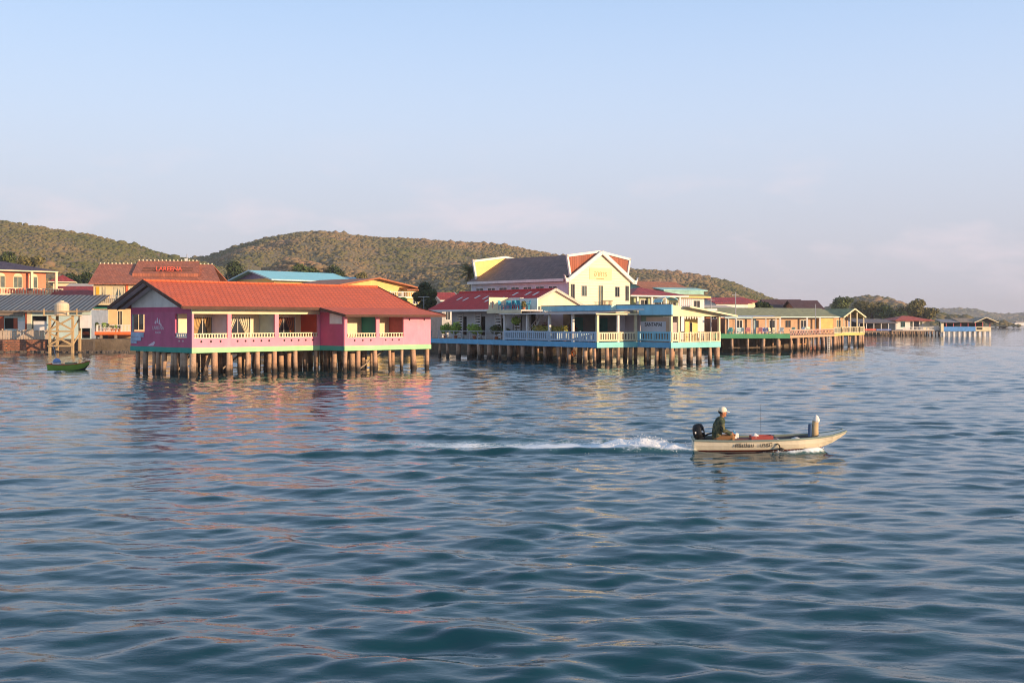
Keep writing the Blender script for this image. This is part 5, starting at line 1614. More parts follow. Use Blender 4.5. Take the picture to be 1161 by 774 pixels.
    for i in range(6):
        a, b = Vector(ed[i]), Vector(ed[i + 1]); n = max(2, int((b - a).length / 1.7))
        pts += [tuple(a.lerp(b, (k + .3) / n) + Vector((0, .3))) for k in range(n)]
    pts += [(x + random.uniform(-.4, .4), y - Y0) for y in (144, 149, 156) for x in np.arange(26.5, 39 + (y - 144) * .6, 2.2)]
    pts += [(x, y - Y0) for x, y in ((46, 160), (48, 166), (50, 168), (53, 170), (44, 163), (51, 166.6))]
    piles(t, pts, zb + .05, .18)
    MB().bar((37.0, -6.5, .9), (38.6, -4.4, .9), .5, .08).bar((37.1, -6.6, -.5), (37.1, -6.6, 1.0), .1, .1).build('landing_stage', paint('orange_plank', (.62, .27, .08), .7), t)
    lad = MB()
    lad.bar((43.4, 1.4, -.6), (43.4, 1.4, 1.8), .08); lad.bar((43.9, 2.2, -.6), (43.9, 2.2, 1.8), .08)
    for k in range(7): lad.bar((43.4, 1.4, -.3 + .3 * k), (43.9, 2.2, -.3 + .3 * k), .06)
    lad.build('ladder', WHITE, t)
    for k, y in enumerate((-7.5, -6.8)): MB().bar((28 + 2 * k, y, .45), (33 + 2 * k, y, .5), .16, .12).build('low_beam', PLANK, t)
    # flag pole
    MB().tube([(41.2, -.5, zd), (41.2, -.5, 6.2)], .05, 6).build('pole', STEEL, t)
    # chairs on the deck
    TE = paint('teal_plastic', (.10, .38, .38), .5, .1, .05); WP = paint('white_plastic', (.72, .72, .66), .5, .05, .05)
    PG = paint('pale_green_plastic', (.52, .62, .42), .5, .05, .05); LV = paint('lavender_plastic', (.42, .40, .60), .5, .05, .05); PK = paint('pink_plastic', (.70, .28, .26), .5, .05, .05)
    def W(u, Y): return (PX(u, Y), Y, 2.05)
    sp = [('teal', TE, 827, 141.5), ('teal', TE, 830, 142.2), ('pale teal', PALE_TEAL, 838.5, 141.4), ('pale teal', PALE_TEAL, 841, 142), ('pink', PK, 848, 141.5), ('pink', PK, 861.5, 141.2), ('lavender', LV, 866, 141.6), ('lavender', LV, 869, 142.2),
          ('cream', CREAM, 875, 141.3), ('cream', CREAM, 879, 142), ('white', WP, 885.5, 142), ('pale green', PG, 898.5, 148), ('white', WP, 910, 152), ('pale green', PG, 914.5, 153), ('pale green', PG, 918.5, 155)]
    cnt = {}
    tot = {}
    for n, *_ in sp: tot[n] = tot.get(n, 0) + 1
    for n, m, u, Y in sp:
        cnt[n] = cnt.get(n, 0) + 1
        w_ = {1: 'only one of its colour', 2: ['left one of the pair', 'right one of the pair'][min(cnt[n], 2) - 1], 3: ['leftmost of three', 'middle one of three', 'rightmost of three'][min(cnt[n], 3) - 1]}[tot[n]]
        chair('%s plastic chair on the green roofed pier, %s' % (n, w_), W(u, Y), random.uniform(-50, 50), m, 'chairs on the green roofed pier', s=1.15)
green_pier()

# ------------------------------------------------------------------ far piers
def far_piers():
    Y = 286.0
    t = thing('far_pier_house', 'far white pier house with red hipped roof', 'house', (PX(1008, Y), Y, 0), 12)
    def s(u): return (PX(u, Y) - PX(1008, Y)) * 1.02
    zd = 1.45
    MB().box(s(1003), s(1066), -3.2, 9, zd - .35, zd).build('deck', PLANK, t)
    MB().wall((s(1017), 0), (s(1034), 0), zd, 4.1, .2, [(1.2, 2.5, 2.2, 3.6)]).build('front_wall', WHITE, t)
    window(t, (s(1017), 0), (s(1034), 0), 1.2, 2.5, 2.2, 3.6, TEAL, GLASS_D, 'window', .1, 1)
    MB().wall((s(1034.5), 1.5), (s(1050), 1.5), zd, 4.1, .2, [(.6, 1.6, zd, 3.6)]).build('front_wall', paint('dim_grey_wall', (.30, .28, .27), .8), t)
    MB().wall((s(1050.5), 0), (s(1058), 0), zd, 4.1, .2).build('front_wall', CREAM, t)
    MB().wall((s(1017), 7), (s(1017), .2), zd, 4.1, .2).build('side_wall', WHITE, t)
    for u in (1037, 1045, 1049): MB().box(s(u), s(u) + .25, -.1, .15, zd, 4.1).build('column', WHITE, t)
    FR = tiles('far_red_roof', (.50, .09, .05), w=.5, h=.5)
    a, b, c, d = (s(1012), -1.4, 3.98), (s(1061), -1.4, 3.98), (s(1061), 8.5, 3.98), (s(1012), 8.5, 3.98); r0, r1 = (s(1033), 3.5, 5.15), (s(1041), 3.5, 5.15)
    rf = MB()
    for q in ([a, b, r1, r0], [b, c, r1], [c, d, r0, r1], [d, a, r0]): rf.prism(q, (0, 0, -.12))
    rf.build('roof', FR, t)
    balustrade(t, (s(1017), -3.0), (s(1064), -3.0), zd, zd + .8, 30, GREY_WHITE, .08, .1)
    piles(t, [(x, -2.8) for x in np.arange(s(1004), s(1066), 1.05)] + [(x, 0.4) for x in np.arange(s(1004), s(1066), 1.5)], zd - .3, .17)
    # long low brown roofed landing left of it
    t2 = thing('far_landing_shed', 'far landing with long grey brown roof and red parapet left of the white pier house', 'landing', (PX(972, 283), 283, 0), 8)
    W2 = PX(1016, 283) - PX(972, 283)
    MB().box(0, W2, -1, 8, .95, 1.25).build('deck', PLANK, t2)
    slope(MB(), (-.5, -1.5, 3.35), (W2 + .3, -1.5, 3.35), (W2 + .3, 6, 4.35), (-.5, 6, 4.35), .12).build('roof', tiles('grey_brown_far_roof', (.20, .15, .13), w=.5, h=.5), t2)
    for k in range(6): MB().box(W2 * k / 5 - .08, W2 * k / 5 + .08, -1.1, -.9, 1.2, 3.3).build('post', GREY_WHITE, t2)
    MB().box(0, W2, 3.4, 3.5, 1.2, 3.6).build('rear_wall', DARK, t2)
    MB().box(0, W2 * .45, -1.3, -1.05, 1.35, 1.8).build('parapet', paint('coral_paint', (.66, .14, .10), .7), t2)
    MB().box(W2 * .46, W2 * .86, -1.3, -1.05, 1.35, 1.75).build('parapet', paint('dull_blue_paint', (.18, .24, .50), .7), t2)
    piles(t2, [(x, -.8) for x in np.arange(.3, W2, 1.1)], 1.0, .16)
    # blue pier
    t3 = thing('far_blue_pier', 'far blue sided pier restaurant with tan roof and white piles', 'restaurant', (PX(1066, Y), Y - 1.5, 0), 3)
    W3 = PX(1122, Y) - PX(1066, Y)
    MB().box(0, W3, 0, 7, 1.15, 1.4).build('deck', PLANK, t3)
    MB().box(.3, W3 * .68, -.1, .1, 1.2, 2.35).build('parapet', paint('far_blue_paint', (.10, .30, .66), .65), t3)
    MB().box(W3 * .68 + .01, W3 * 1.0, -.1, .1, 1.2, 2.3).build('parapet', CREAM, t3)
    MB().box(W3 * .70, W3 * .82, -.13, -.103, 1.6, 2.1).build('lettering_patch', DARK, t3)
    MB().box(-.4, .28, -.1, .6, 1.0, 3.6).build('corner_pillar', CREAM, t3)
    TAN = tiles('tan_far_roof', (.36, .27, .18), w=.5, h=.5)
    slope(MB(), (-.2, -.8, 3.5), (W3 * .7, -.8, 3.5), (W3 * .7, 4, 4.3), (-.2, 4, 4.3), .12).build('roof', paint('grey_sheet', (.26, .25, .26), .7), t3)
    slope(MB(), (W3 * .32, -1.0, 3.52), (W3 * .72, -1.0, 3.52), (W3 * .72, 4, 4.6), (W3 * .32, 4, 4.6), .12).build('roof', TAN, t3)
    gx = W3 * .86
    for s_ in (-1, 1): slope(MB(), (gx, -1.2, 4.75), (gx + s_ * 3.2, -1.2, 3.45), (gx + s_ * 3.2, 5, 3.45), (gx, 5, 4.75), .14).build('gable_roof', TAN, t3)
    MB().bar((gx, -1.25, 4.72), (gx - 3.2, -1.25, 3.42), .1, .2).bar((gx, -1.25, 4.72), (gx + 3.2, -1.25, 3.42), .1, .2).build('gable_board', CREAM, t3)
    MB().box(.5, W3 * .95, 3.0, 3.1, 1.4, 3.5).build('rear_wall', DARK, t3)
    for k in range(7): MB().box(W3 * (.08 + .15 * k) - .08, W3 * (.08 + .15 * k) + .08, .0, .16, 2.3, 3.5).build('post', paint('rose_paint', (.66, .16, .17), .75), t3)
    WPI = MB().box(-.25, .25, -.2, .2, -1.2, 1.2).mesh('pile'); WPI.materials.append(GREY_WHITE)
    for k in range(10):
        ob = link('pile', WPI, None, t3); ob.location = (.5 + (W3 - .6) * k / 9, .35, 0)
    for k in range(10):
        ob = link('pile', WPI, None, t3); ob.location = (.9 + (W3 - .9) * k / 9, 4, 0)
    # distant landing hut and ferry
    h = thing('distant_hut', 'tiny distant pier hut on the water right of the blue pier', 'hut', (PX(1127, 620), 620, 0), 0)
    MB().box(-3, 3, -2, 2, .6, 1.0).build('deck', PLANK, h); MB().box(-2.2, 2.2, -1.4, 1.4, 1.0, 2.8).build('wall', DARK, h)
    MB().prism([(-3.4, -2, 2.8), (3.4, -2, 2.8), (0, -2, 3.9)], (0, 4, 0)).build('roof', BROWN_ROOF, h)
    for x in (-2.6, 0, 2.6): MB().box(x - .15, x + .15, -1.6, -1.3, -1, .62).build('pile', pile_mat(), h)
    f = thing('distant_ferry', 'distant white and grey passenger boat at the right edge', 'boat', (PX(1157, 1000), 1000, 0), 10)
    MB().prism([(-7, -1.6, -.3), (6, -1.6, -.3), (8.5, -1.6, 1.9), (-7, -1.6, 1.5)], (0, 3.2, 0)).build('hull', WHITE, f)
    MB().box(-5.5, 3.5, -1.3, 1.3, 1.5, 2.8).build('cabin', paint('grey_cabin', (.18, .18, .2), .6), f)
    MB().box(-6.3, 4.2, -1.6, 1.6, 2.8, 2.95).build('roof', WHITE, f)
    MB().tube([(2, 0, 2.9), (2, 0, 6)], .08, 6).build('mast', STEEL, f)
far_piers()

# ------------------------------------------------------------------ trees
def trees():
    T = [('tall olive tree at the left edge above the peach house', 6, 232, 280, 46, LEAF_MID), ('second olive tree right of the one at the left edge', 32, 226, 283, 40, LEAF_DRY),
         ('dark tree beside the small red hipped roof', 82, 205, 305, 30, LEAF_DARK), ('dark tree touching the left end of the resort roof', 99, 202, 303, 30, LEAF_DARK),
         ('dark round tree between the resort roof and the blue roof', 266, 225, 291, 40, LEAF_DARK), ('wide olive tree above the middle of the blue roof', 349, 235, 294, 46, LEAF_MID),
         ('green tree above the right end of the blue roof', 386, 232, 294, 38, LEAF_DARK), ('small olive tree above the yellow gable', 405, 245, 303, 26, LEAF_DRY),
         ('dense dark tree between the yellow annex and the red hall', 484, 145, 317, 34, LEAF_DARK), ('small bright tree in front of the yellow gable house', 457, 142, 331, 20, LEAF_BRIGHT),
         ('dark bush tree before the brown tiled roofs', 864, 182, 341, 24, LEAF_DARK), ('small green tree beside the dark bush by the brown roofs', 876, 181, 343, 18, LEAF_MID),
         ('round grey green tree behind the right end of the green roof', 952, 330, 336, 32, LEAF_MID), ('round olive tree behind the porch gable of the green roof', 974, 345, 341, 28, LEAF_DARK),
         ('broad olive tree right of the porch gable', 988, 338, 339, 40, LEAF_DRY), ('low olive tree behind the grey brown landing roof', 1006, 334, 346, 30, LEAF_MID),
         ('tall olive tree behind the far red roof', 1030, 332, 338.5, 38, LEAF_DRY), ('low brown green tree right of the far red roof', 1049, 330, 348.5, 30, LEAF_DRY), ('dark low tree behind the far white house', 1018, 325, 351, 26, LEAF_DARK)]
    for k, (lab, u, Y, top, w, m) in enumerate(T):
        big = Y > 300
        tree(lab, u, Y, top, w, m, k, n=2600 if Y > 150 else 3600, zb=1.6, lobes=11, leaf=.34 if big else (.30 if Y > 170 else .22))
    # coconut palm
    Y = 138.0; u = 533
    x = PX(u, Y); zt = PZ(309, Y)
    p = thing('coconut_palm', 'coconut palm with drooping fronds left of the yellow house', 'palm tree', (x, Y, 1.6), 0)
    h = zt - 1.6
    MB().tube([(.5, 0, -.3), (.3, 0, h * .3), (.1, 0, h * .6), (0, 0, h)], [.2, .16, .13, .11], 8).build('trunk', BARK, p, smooth=True)
    rr = random.Random(5)
    for k in range(17):
        a = 2 * math.pi * k / 17 + rr.uniform(-.15, .15); el = rr.uniform(-.25, 1.1); Lf = rr.uniform(1.7, 2.4)
        pts = []; pz = Vector((0, 0, h)); d = Vector((math.cos(a) * math.cos(el), math.sin(a) * math.cos(el), math.sin(el)))
        for i in range(9):
            pts.append(pz.copy()); pz = pz + d * (Lf / 8); d = (d + Vector((0, 0, -.17))).normalized()
        m_ = MB(); side = Vector((-math.sin(a), math.cos(a), 0))
        for i in range(8):
            for s_ in (-1, 1):
                for j in range(2):
                    b_ = pts[i].lerp(pts[i + 1], j * .5); w = .42 * math.sin(math.pi * (i + j * .5 + .8) / 9.2)
                    e = b_ + side * s_ * w + (pts[i + 1] - pts[i]) * .6 + Vector((0, 0, -.45 * w))
                    f = (pts[i + 1] - pts[i]).normalized() * .055
                    m_.poly([b_ - f, b_ + f, e + f * .3, e - f * .3])
        m_.tube(pts, [.03] * 4 + [.02] * 5, 4)
        m_.build('frond', LEAF_DRY if k % 3 else LEAF_MID, p, fix=False)
trees()

# ------------------------------------------------------------------ small roof-top things
def aerials():
    a = thing('television_aerial', 'thin white television aerial beside the dark tree', 'aerial', (PX(480.5, 140), 140, 1.6), 0)
    z = PZ(336, 140) - 1.6
    MB().tube([(0, 0, 0), (0, 0, z)], .04, 6).build('mast', STEEL, a)
    MB().bar((-.7, 0, z - .05), (.7, 0, z - .05), .05).bar((-.3, 0, z - .5), (.3, 0, z - .5), .04).build('arms', WHITE, a)
    a = thing('radio_mast', 'thin radio mast rising behind the resort roof against the hills', 'mast', (PX(212, 230), 230, 1.6), 0)
    z = PZ(288, 230) - 1.6
    MB().tube([(0, 0, 0), (0, 0, z)], .09, 6).build('mast', STEEL, a)
    MB().box(-.5, .1, -.1, .1, z - 1.6, z - .9).build('panel_antenna', WHITE, a)
    for k, (u, Y, v, lab) in enumerate(((834, 150, 331, 'thin bare pole behind the restaurant wing'), (806, 150, 337, 'thin bare pole right of the yellow eaved house'))):
        a = thing('utility_pole', lab, 'pole', (PX(u, Y), Y, 1.6), 0, 'thin poles behind the restaurant')
        MB().tube([(0, 0, 0), (0, 0, PZ(v, Y) - 1.6)], [.09, .05], 6).build('mast', STEEL, a)
        MB().bar((-.5, 0, PZ(v, Y) - 2.0), (.5, 0, PZ(v, Y) - 2.0), .06).build('arms', STEEL, a)
aerials()

# ------------------------------------------------------------------ boats
def hull(t, st, top_m, bot_m, in_m, rail_m, deck_from, deck_m):
    """st: stations (x, keel_z, chine_half, chine_z, gun_half, gun_z)"""
    import bisect
    # refine stations smoothly
    xs = [s[0] for s in st]; S = []
    N = 22
    A = np.array(st)
    for k in range(N + 1):
        x = xs[0] + (xs[-1] - xs[0]) * k / N
        i = min(max(bisect.bisect_right(xs, x) - 1, 0), len(xs) - 2)
        f = (x - xs[i]) / (xs[i + 1] - xs[i])
        p0, p1, p2, p3 = A[max(i - 1, 0)], A[i], A[i + 1], A[min(i + 2, len(A) - 1)]
        c = .5 * ((2 * p1) + (p2 - p0) * f + (2 * p0 - 5 * p1 + 4 * p2 - p3) * f * f + (3 * p1 - p0 - 3 * p2 + p3) * f ** 3)
        c[0] = x; c[2] = max(c[2], .01); c[4] = max(c[4], .02); S.append(c)
    def skin(cols, name, m, inset=0.0, dz=0.0):
        mb = MB()
        for c0, c1 in zip(S[:-1], S[1:]):
            for a, b in zip(cols[:-1], cols[1:]):
                mb.poly([a(c0), a(c1), b(c1), b(c0)])
        return mb
    G = lambda s_, q=0: (lambda c: (c[0], s_ * (c[4] - q), c[5]))
    M_ = lambda s_, q=0: (lambda c: (c[0], s_ * ((c[4] * .55 + c[2] * .45) - q + .012), c[5] * .5 + c[3] * .5))
    Hc = lambda s_, q=0: (lambda c: (c[0], s_ * max(.004, c[2] - q), c[3] + q * .6))
    K = lambda q=0: (lambda c: (c[0], 0, c[1] + q))
    tp = skin([G(-1), M_(-1), Hc(-1)], '', None); tp2 = skin([Hc(1), M_(1), G(1)], '', None)
    tp.f += [tuple(i + len(tp.v) for i in f) for f in tp2.f]; tp.v += tp2.v
    c0 = S[0]
    tp.poly([G(-1)(c0), M_(-1)(c0), Hc(-1)(c0), K()(c0), Hc(1)(c0), M_(1)(c0), G(1)(c0)])
    o = tp.build('hull', top_m, t, smooth=False)
    bt = skin([Hc(-1), K(), Hc(1)], '', None).build('hull_bottom', bot_m, t)
    q = .035
    Sn = S; n_in = [c for c in S if c[0] <= deck_from + .05]
    S = n_in
    inn = MB()
    cols = [G(-1, q), M_(-1, q), Hc(-1, q), (lambda c: (c[0], 0, max(c[1] + q, c[3] + .02))), Hc(1, q), M_(1, q), G(1, q)]
    for ca, cb in zip(S[:-1], S[1:]):
        for a, b in zip(cols[:-1], cols[1:]): inn.poly([a(ca), a(cb), b(cb), b(ca)])
    inn.poly([f(S[-1]) for f in cols]); inn.poly([(f(S[0])[0] + .03, *f(S[0])[1:]) for f in cols])
    inn.build('inner_skin', in_m, t, fix=False)
    S = Sn
    rl = MB()
    for s_ in (-1, 1):
        for ca, cb in zip(S[:-1], S[1:]):
            rl.bar((ca[0], s_ * (ca[4] - .005), ca[5] + .012), (cb[0], s_ * (cb[4] - .005), cb[5] + .012), .075, .05)
    rl.bar((S[0][0], -S[0][4], S[0][5] + .012), (S[0][0], S[0][4], S[0][5] + .012), .07, .05)
    rl.build('gunwale', rail_m, t)
    fd = MB(); D = [c for c in S if c[0] >= deck_from]
    for ca, cb in zip(D[:-1], D[1:]):
        fd.prism([(ca[0], -ca[4] + .02, ca[5] - .01), (cb[0], -cb[4] + .015, cb[5] - .01), (cb[0], cb[4] - .015, cb[5] - .01), (ca[0], ca[4] - .02, ca[5] - .01)], (0, 0, .03))
    fd.build('foredeck', deck_m, t)
    return S

def motor_boat():
    t = thing('fishing_boat', 'cream wooden motor boat with red bottom speeding to the right', 'boat', (BOAT.x, BOAT.y, 0.05), BOAT_YAW)
    t.rotation_euler = (0, R(-1.2), R(BOAT_YAW))
    CR = paint('boat_cream', (.80, .72, .56), .5, .08, .3, (.50, .40, .28))
    RB = paint('boat_red_bottom', (.34, .04, .02), .5, .1, .3)
    IN = paint('boat_inside_grey', (.10, .095, .09), .8, .25, .3)
    GN = paint('boat_gunwale_green', (.22, .27, .23), .6, .15, .4)
    st = [(-2.28, -.16, .49, .07, .61, .36), (-1.2, -.18, .555, .07, .69, .345), (0, -.18, .54, .07, .70, .35), (.8, -.13, .43, .08, .65, .375), (1.45, .02, .24, .09, .52, .41), (1.95, .24, .14, .26, .43, .48), (2.26, .46, .08, .47, .28, .57)]
    hull(t, st, CR, RB, IN, GN, 1.42, CR)
    # upper strake line
    MB().box(-2.3, -2.24, -.5, .5, .0, .33).build('transom_pad', CR, t)
    # bow post wrapped in cloth
    bp = MB().tube([(1.36, -.02, .36), (1.37, -.02, .62), (1.40, -.02, .88)], [.125, .11, .09], 10).build('bow_post', paint('post_tan', (.50, .36, .20), .8, .15, .35), t, smooth=True)
    MB().lathe((1.42, -.02, .84), [(.095, 0), (.11, .05), (.085, .13), (.05, .19), (.02, .21)], 10).build('post_cloth', WHITE, bp)
    MB().tube([(1.23, -.04, .40), (1.24, -.04, .78)], [.07, .06], 8).build('blue_wrap', paint('dull_blue_cloth', (.07, .12, .22), .8), bp)
    # thwarts
    for x in (-1.62, -.35, .75):
        hb = .57 if x < .5 else .46
        MB().box(x - .13, x + .13, -hb, hb, .20, .24).build('thwart', paint('thwart_wood', (.30, .14, .07), .7, .2, .3), t)
    MB().box(-1.9, .9, -.40, .40, -.02, .02).build('floor_boards', IN, t)
    # lettering on the near side
    LET = paint('black_brown_lettering', (.06, .04, .035), .7)
    text('hull_lettering', 'ศรีเปรม', .185, LET, t, (-.80, -.672, .215), (R(115), 0, 0), .003, squash=1.0)
    text('hull_lettering', 'บารมี', .185, LET, t, (-.17, -.677, .22), (R(115), 0, 0), .003, squash=1.0)
    # black rope fender with hook
    hk = MB()
    hk.tube([(.26, -.62, .07), (.24, -.67, .14), (.22, -.68, .22), (.17, -.68, .26), (.11, -.68, .24)], [.022, .02, .018, .016, .012], 7)
    hk.build('hook_fender', DARK, t, smooth=True)
    MB().lathe((.27, -.64, .02), [(.05, 0), (.10, .03), (.09, .09), (.03, .12)], 10).build('fender_pad', DARK, t)
    # outboard engine
    m = thing('outboard_engine', 'black outboard engine clamped on the stern of the cream motor boat', 'engine', (0, 0, 0), 0)
    m.parent = None
    mw = Matrix.Translation(BOAT + Vector((0, 0, .05))) @ Matrix.Rotation(R(BOAT_YAW), 4, 'Z') @ Matrix.Rotation(R(-1.2), 4, 'Y')
    m.matrix_world = mw @ Matrix.Translation((-2.06, 0.10, .30)) @ Matrix.Rotation(R(-10), 4, 'Y')
    BLK = paint('engine_black', (.018, .018, .02), .35, .2, .1)
    cw = MB(); prof = [(.16, 0.02, .30), (.20, .02, .34), (.21, .12, .37), (.20, .28, .36), (.16, .38, .29), (.08, .42, .16)]
    secs = []
    for wv, z, ln in prof:
        secs.append([(ln / 2 * math.cos(a) + .02 * z, wv * .85 * math.sin(a), z + .10) for a in [2 * math.pi * k / 14 for k in range(14)]])
    n0 = 0
    for sc in secs: cw.v += sc
    for i in range(len(secs) - 1):
        for k in range(14):
            j = (k + 1) % 14; cw.f.append((i * 14 + k, i * 14 + j, (i + 1) * 14 + j, (i + 1) * 14 + k))
    cw.f.append(tuple(range(13, -1, -1))); cw.f.append(tuple((len(secs) - 1) * 14 + k for k in range(14)))
    c = cw.build('cowling', BLK, m, smooth=True)
    MB().box(-.12, .14, -.152, -.146, .24, .30).build('stripe', GREY_WHITE, c)
    MB().box(-.10, .06, -.08, .08, -.75, .12).build('shaft_housing', BLK, m)
    MB().box(-.03, .16, -.15, .15, -.22, .11).build('clamp', BLK, m)
    MB().tube([(-.28, 0, -.78), (.12, 0, -.78)], [.03, .07], 8).build('gear_case', BLK, m)
    MB().tube([(.1, 0, .10), (.3, .08, .14), (.46, .12, .14)], [.03, .025, .03], 8).build('tiller', BLK, m)
    # things carried in the boat (things of their own)
    def put(name, label, cat, loc, rz=0):
        o = thing(name, label, cat, (0, 0, 0), 0)
        o.matrix_world = mw @ Matrix.Translation(loc) @ Matrix.Rotation(R(rz), 4, 'Z')
        return o
    cr = put('crate', 'dull red plastic crate amidships in the motor boat', 'crate', (-.22, .05, .02), 4)
    RC = paint('crate_red', (.36, .075, .065), .6, .15, .3)
    MB().wall((-.33, -.2), (.33, -.2), .0, .42, .025, [(.1, .2, .12, .2), (.26, .4, .12, .2), (.46, .56, .12, .2)]).wall((.33, -.17), (.33, .17), .0, .42, .025).wall((.33, .2), (-.33, .2), 0, .42, .025).wall((-.33, .17), (-.33, -.17), 0, .42, .025).build('crate_walls', RC, cr)
    MB().box(-.32, .32, -.19, .19, .30, .33).build('contents', RC, cr)
    cr = put('crate', 'low brown red crate between the fisherman and the dull red crate', 'crate', (-.78, .12, .02), -3)
    MB().box(-.26, .26, -.22, .22, 0, .30).build('crate_walls', paint('crate_brown', (.20, .06, .04), .7, .2, .3), cr)
    MB().box(-.28, .28, -.24, .24, .30, .33).build('lid', MATS['crate_brown'], cr)
    bg = put('plastic_bag', 'white plastic bag lying on the red crate in the boat', 'bag', (-.42, -.04, .36), 10)
    MB().lathe((0, 0, 0), [(.06, -.01), (.13, .03), (.12, .09), (.06, .13), (.02, .16)], 8).build('bag', WHITE, bg, smooth=True)
    bg = put('plastic_bag', 'white bundle lying near the bow post inside the boat', 'bag', (.80, -.1, .24), 30)
    MB().lathe((0, 0, 0), [(.1, -.01), (.17, .04), (.15, .11), (.05, .15)], 8).build('bag', WHITE, bg, smooth=True)
    rp = put('rope', 'white rope lying loose in the forward half of the boat', 'rope', (0, 0, .02), 0)
    rr = random.Random(3)
    MB().tube([(.05 + .09 * k, .12 * math.sin(k * 1.3) - .1, .26 + .07 * math.sin(k * .9)) for k in range(14)], .016, 6).build('rope', WHITE, rp, smooth=True)
    nt_ = put('fishing_net', 'heap of dark grey fishing net along the boat floor', 'net', (.45, .12, .0), 0)
    nm = MB(); rr = random.Random(8)
    N_ = 14; Mx = 26
    for j in range(N_ + 1):
        for i in range(Mx + 1):
            x = -.75 + 1.6 * i / Mx; y = -.36 + .72 * j / N_
            e = max(0, 1 - (x / .82 - .0) ** 2) * max(0, 1 - (y / .38) ** 2)
            nm.v.append((x, y, .02 + .30 * e ** .5 * (.65 + .5 * mnoise.noise((x * 5, y * 6, 1.3)))))
    for j in range(N_):
        for i in range(Mx):
            a = j * (Mx + 1) + i; nm.f.append((a, a + 1, a + Mx + 2, a + Mx + 1))
    nm.build('net', paint('net_grey', (.085, .08, .075), .95, .4, .5, (.2, .18, .16), streak=False), nt_, smooth=True)
    rd = put('aerial_rod', 'thin dark upright rod amidships in the motor boat', 'rod', (-.20, .28, .02), 0)
    MB().tube([(0, 0, 0), (0, 0, .7), (.01, 0, 1.35)], [.007, .005, .003], 6).build('rod', DARK, rd)
    jc = put('jerry_can', 'white jerry can in front of the fisherman', 'can', (-1.02, .16, .02), 15)
    MB().box(-.10, .10, -.14, .14, 0, .50).build('can', WHITE, jc, bevel=.03); MB().tube([(0, .05, .50), (0, .05, .56)], .03, 8).build('cap', BLUE, jc)
    # the fisherman: one continuous body from limbs fused into a single surface
    P = put('person', 'seated man in camouflage jacket and white cap steering the motor boat', 'person', (-1.56, -.04, 0), 0)
    P.scale = (1.06,) * 3
    def cap_chain(mb, pts, rad, n=10):
        mb.tube(pts, rad, n)
        for p, r_ in zip(pts, rad):
            ico = []
            mb.lathe((p[0], p[1], p[2]), [(.05 * r_, -r_ * .99), (.5 * r_, -.86 * r_), (.86 * r_, -.5 * r_), (r_, 0), (.86 * r_, .5 * r_), (.5 * r_, .86 * r_), (.05 * r_, .99 * r_)], n)
    b = MB(); bones = []
    def limb(kind, pts, rad):
        cap_chain(b, pts, rad)
        for i in range(len(pts) - 1): bones.append((kind, Vector(pts[i]), Vector(pts[i + 1]), (rad[i] + rad[i + 1]) / 2))
    limb('jacket', [(0, 0, .38), (.0, 0, .52), (.04, 0, .70), (.10, 0, .84)], [.155, .15, .165, .15])
    for s_ in (-1, 1):
        limb('jacket', [(.0, s_ * .07, .42), (.03, s_ * .09, .62), (.09, s_ * .12, .82)], [.11, .115, .105])
        limb('jacket', [(.11, s_ * .19, .85), (.17, s_ * .25, .60), (.36, s_ * .20, .50)], [.085, .065, .05])
        limb('trousers', [(.0, s_ * .10, .34), (.42, s_ * .15, .40), (.46, s_ * .14, .14)], [.11, .085, .06])
        limb('feet', [(.45, s_ * .14, .08), (.60, s_ * .15, .06)], [.05, .04])
        hx, hy, hz = .43, s_ * .17, .485
        limb('skin', [(.36, s_ * .20, .50), (hx, hy, hz)], [.036, .042])
        for k in range(4):
            oy = hy + s_ * (.033 - .022 * k); ln = (.055, .065, .06, .048)[k]
            limb('skin', [(hx + .02, oy, hz + .004), (hx + .02 + ln, oy - s_ * .004, hz - .012), (hx + .02 + ln * .95, oy - s_ * .008, hz - .05)], [.0125, .011, .010])
        limb('skin', [(hx - .005, hy - s_ * .035, hz), (hx + .03, hy - s_ * .065, hz - .02), (hx + .06, hy - s_ * .06, hz - .035)], [.014, .012, .011])
    limb('skin', [(.12, 0, .90), (.16, 0, .99)], [.062, .058])
    limb('skin', [(.17, 0, 1.03), (.185, 0, 1.09), (.18, 0, 1.15)], [.078, .098, .098])
    limb('skin', [(.215, 0, 1.015), (.245, 0, 1.0)], [.052, .035])          # jaw and chin
    limb('skin', [(.275, 0, 1.085), (.295, 0, 1.055)], [.014, .018])         # nose
    for s_ in (-1, 1):
        limb('skin', [(.17, s_ * .098, 1.09), (.165, s_ * .103, 1.06)], [.018, .014])   # ears
    me = b.mesh('body')
    tmp = bpy.data.objects.new('tmp', me); C.objects.link(tmp)
    rmod = tmp.modifiers.new('r', 'REMESH'); rmod.mode = 'VOXEL'; rmod.voxel_size = .011
    smod = tmp.modifiers.new('s', 'SMOOTH'); smod.iterations = 3; smod.factor = .5
    dg = bpy.context.evaluated_depsgraph_get(); dg.update()
    body = bpy.data.meshes.new_from_object(tmp.evaluated_get(dg)); bpy.data.objects.remove(tmp)
    body.materials.clear()
    CAMO, ntc, bb = newmat('camouflage_cloth')
    c = colmix(ntc, ramp(ntc, noise(ntc, 9, 3), .47, .52), (.035, .055, .03), (.13, .12, .055))
    c = colmix(ntc, ramp(ntc, noise(ntc, 12, 3, w=5), .55, .6), c, (.02, .03, .03))
    ntc.links.new(c, bb.inputs['Base Color']); bb.inputs['Roughness'].default_value = .9
    SKIN = paint('tanned_skin', (.40, .17, .09), .55, .08, .05); TR = paint('brown_trousers', (.28, .14, .06), .85, .15, .2)
    kinds = ['jacket', 'trousers', 'skin', 'feet']
    for mm in (CAMO, TR, SKIN, SKIN): body.materials.append(mm)
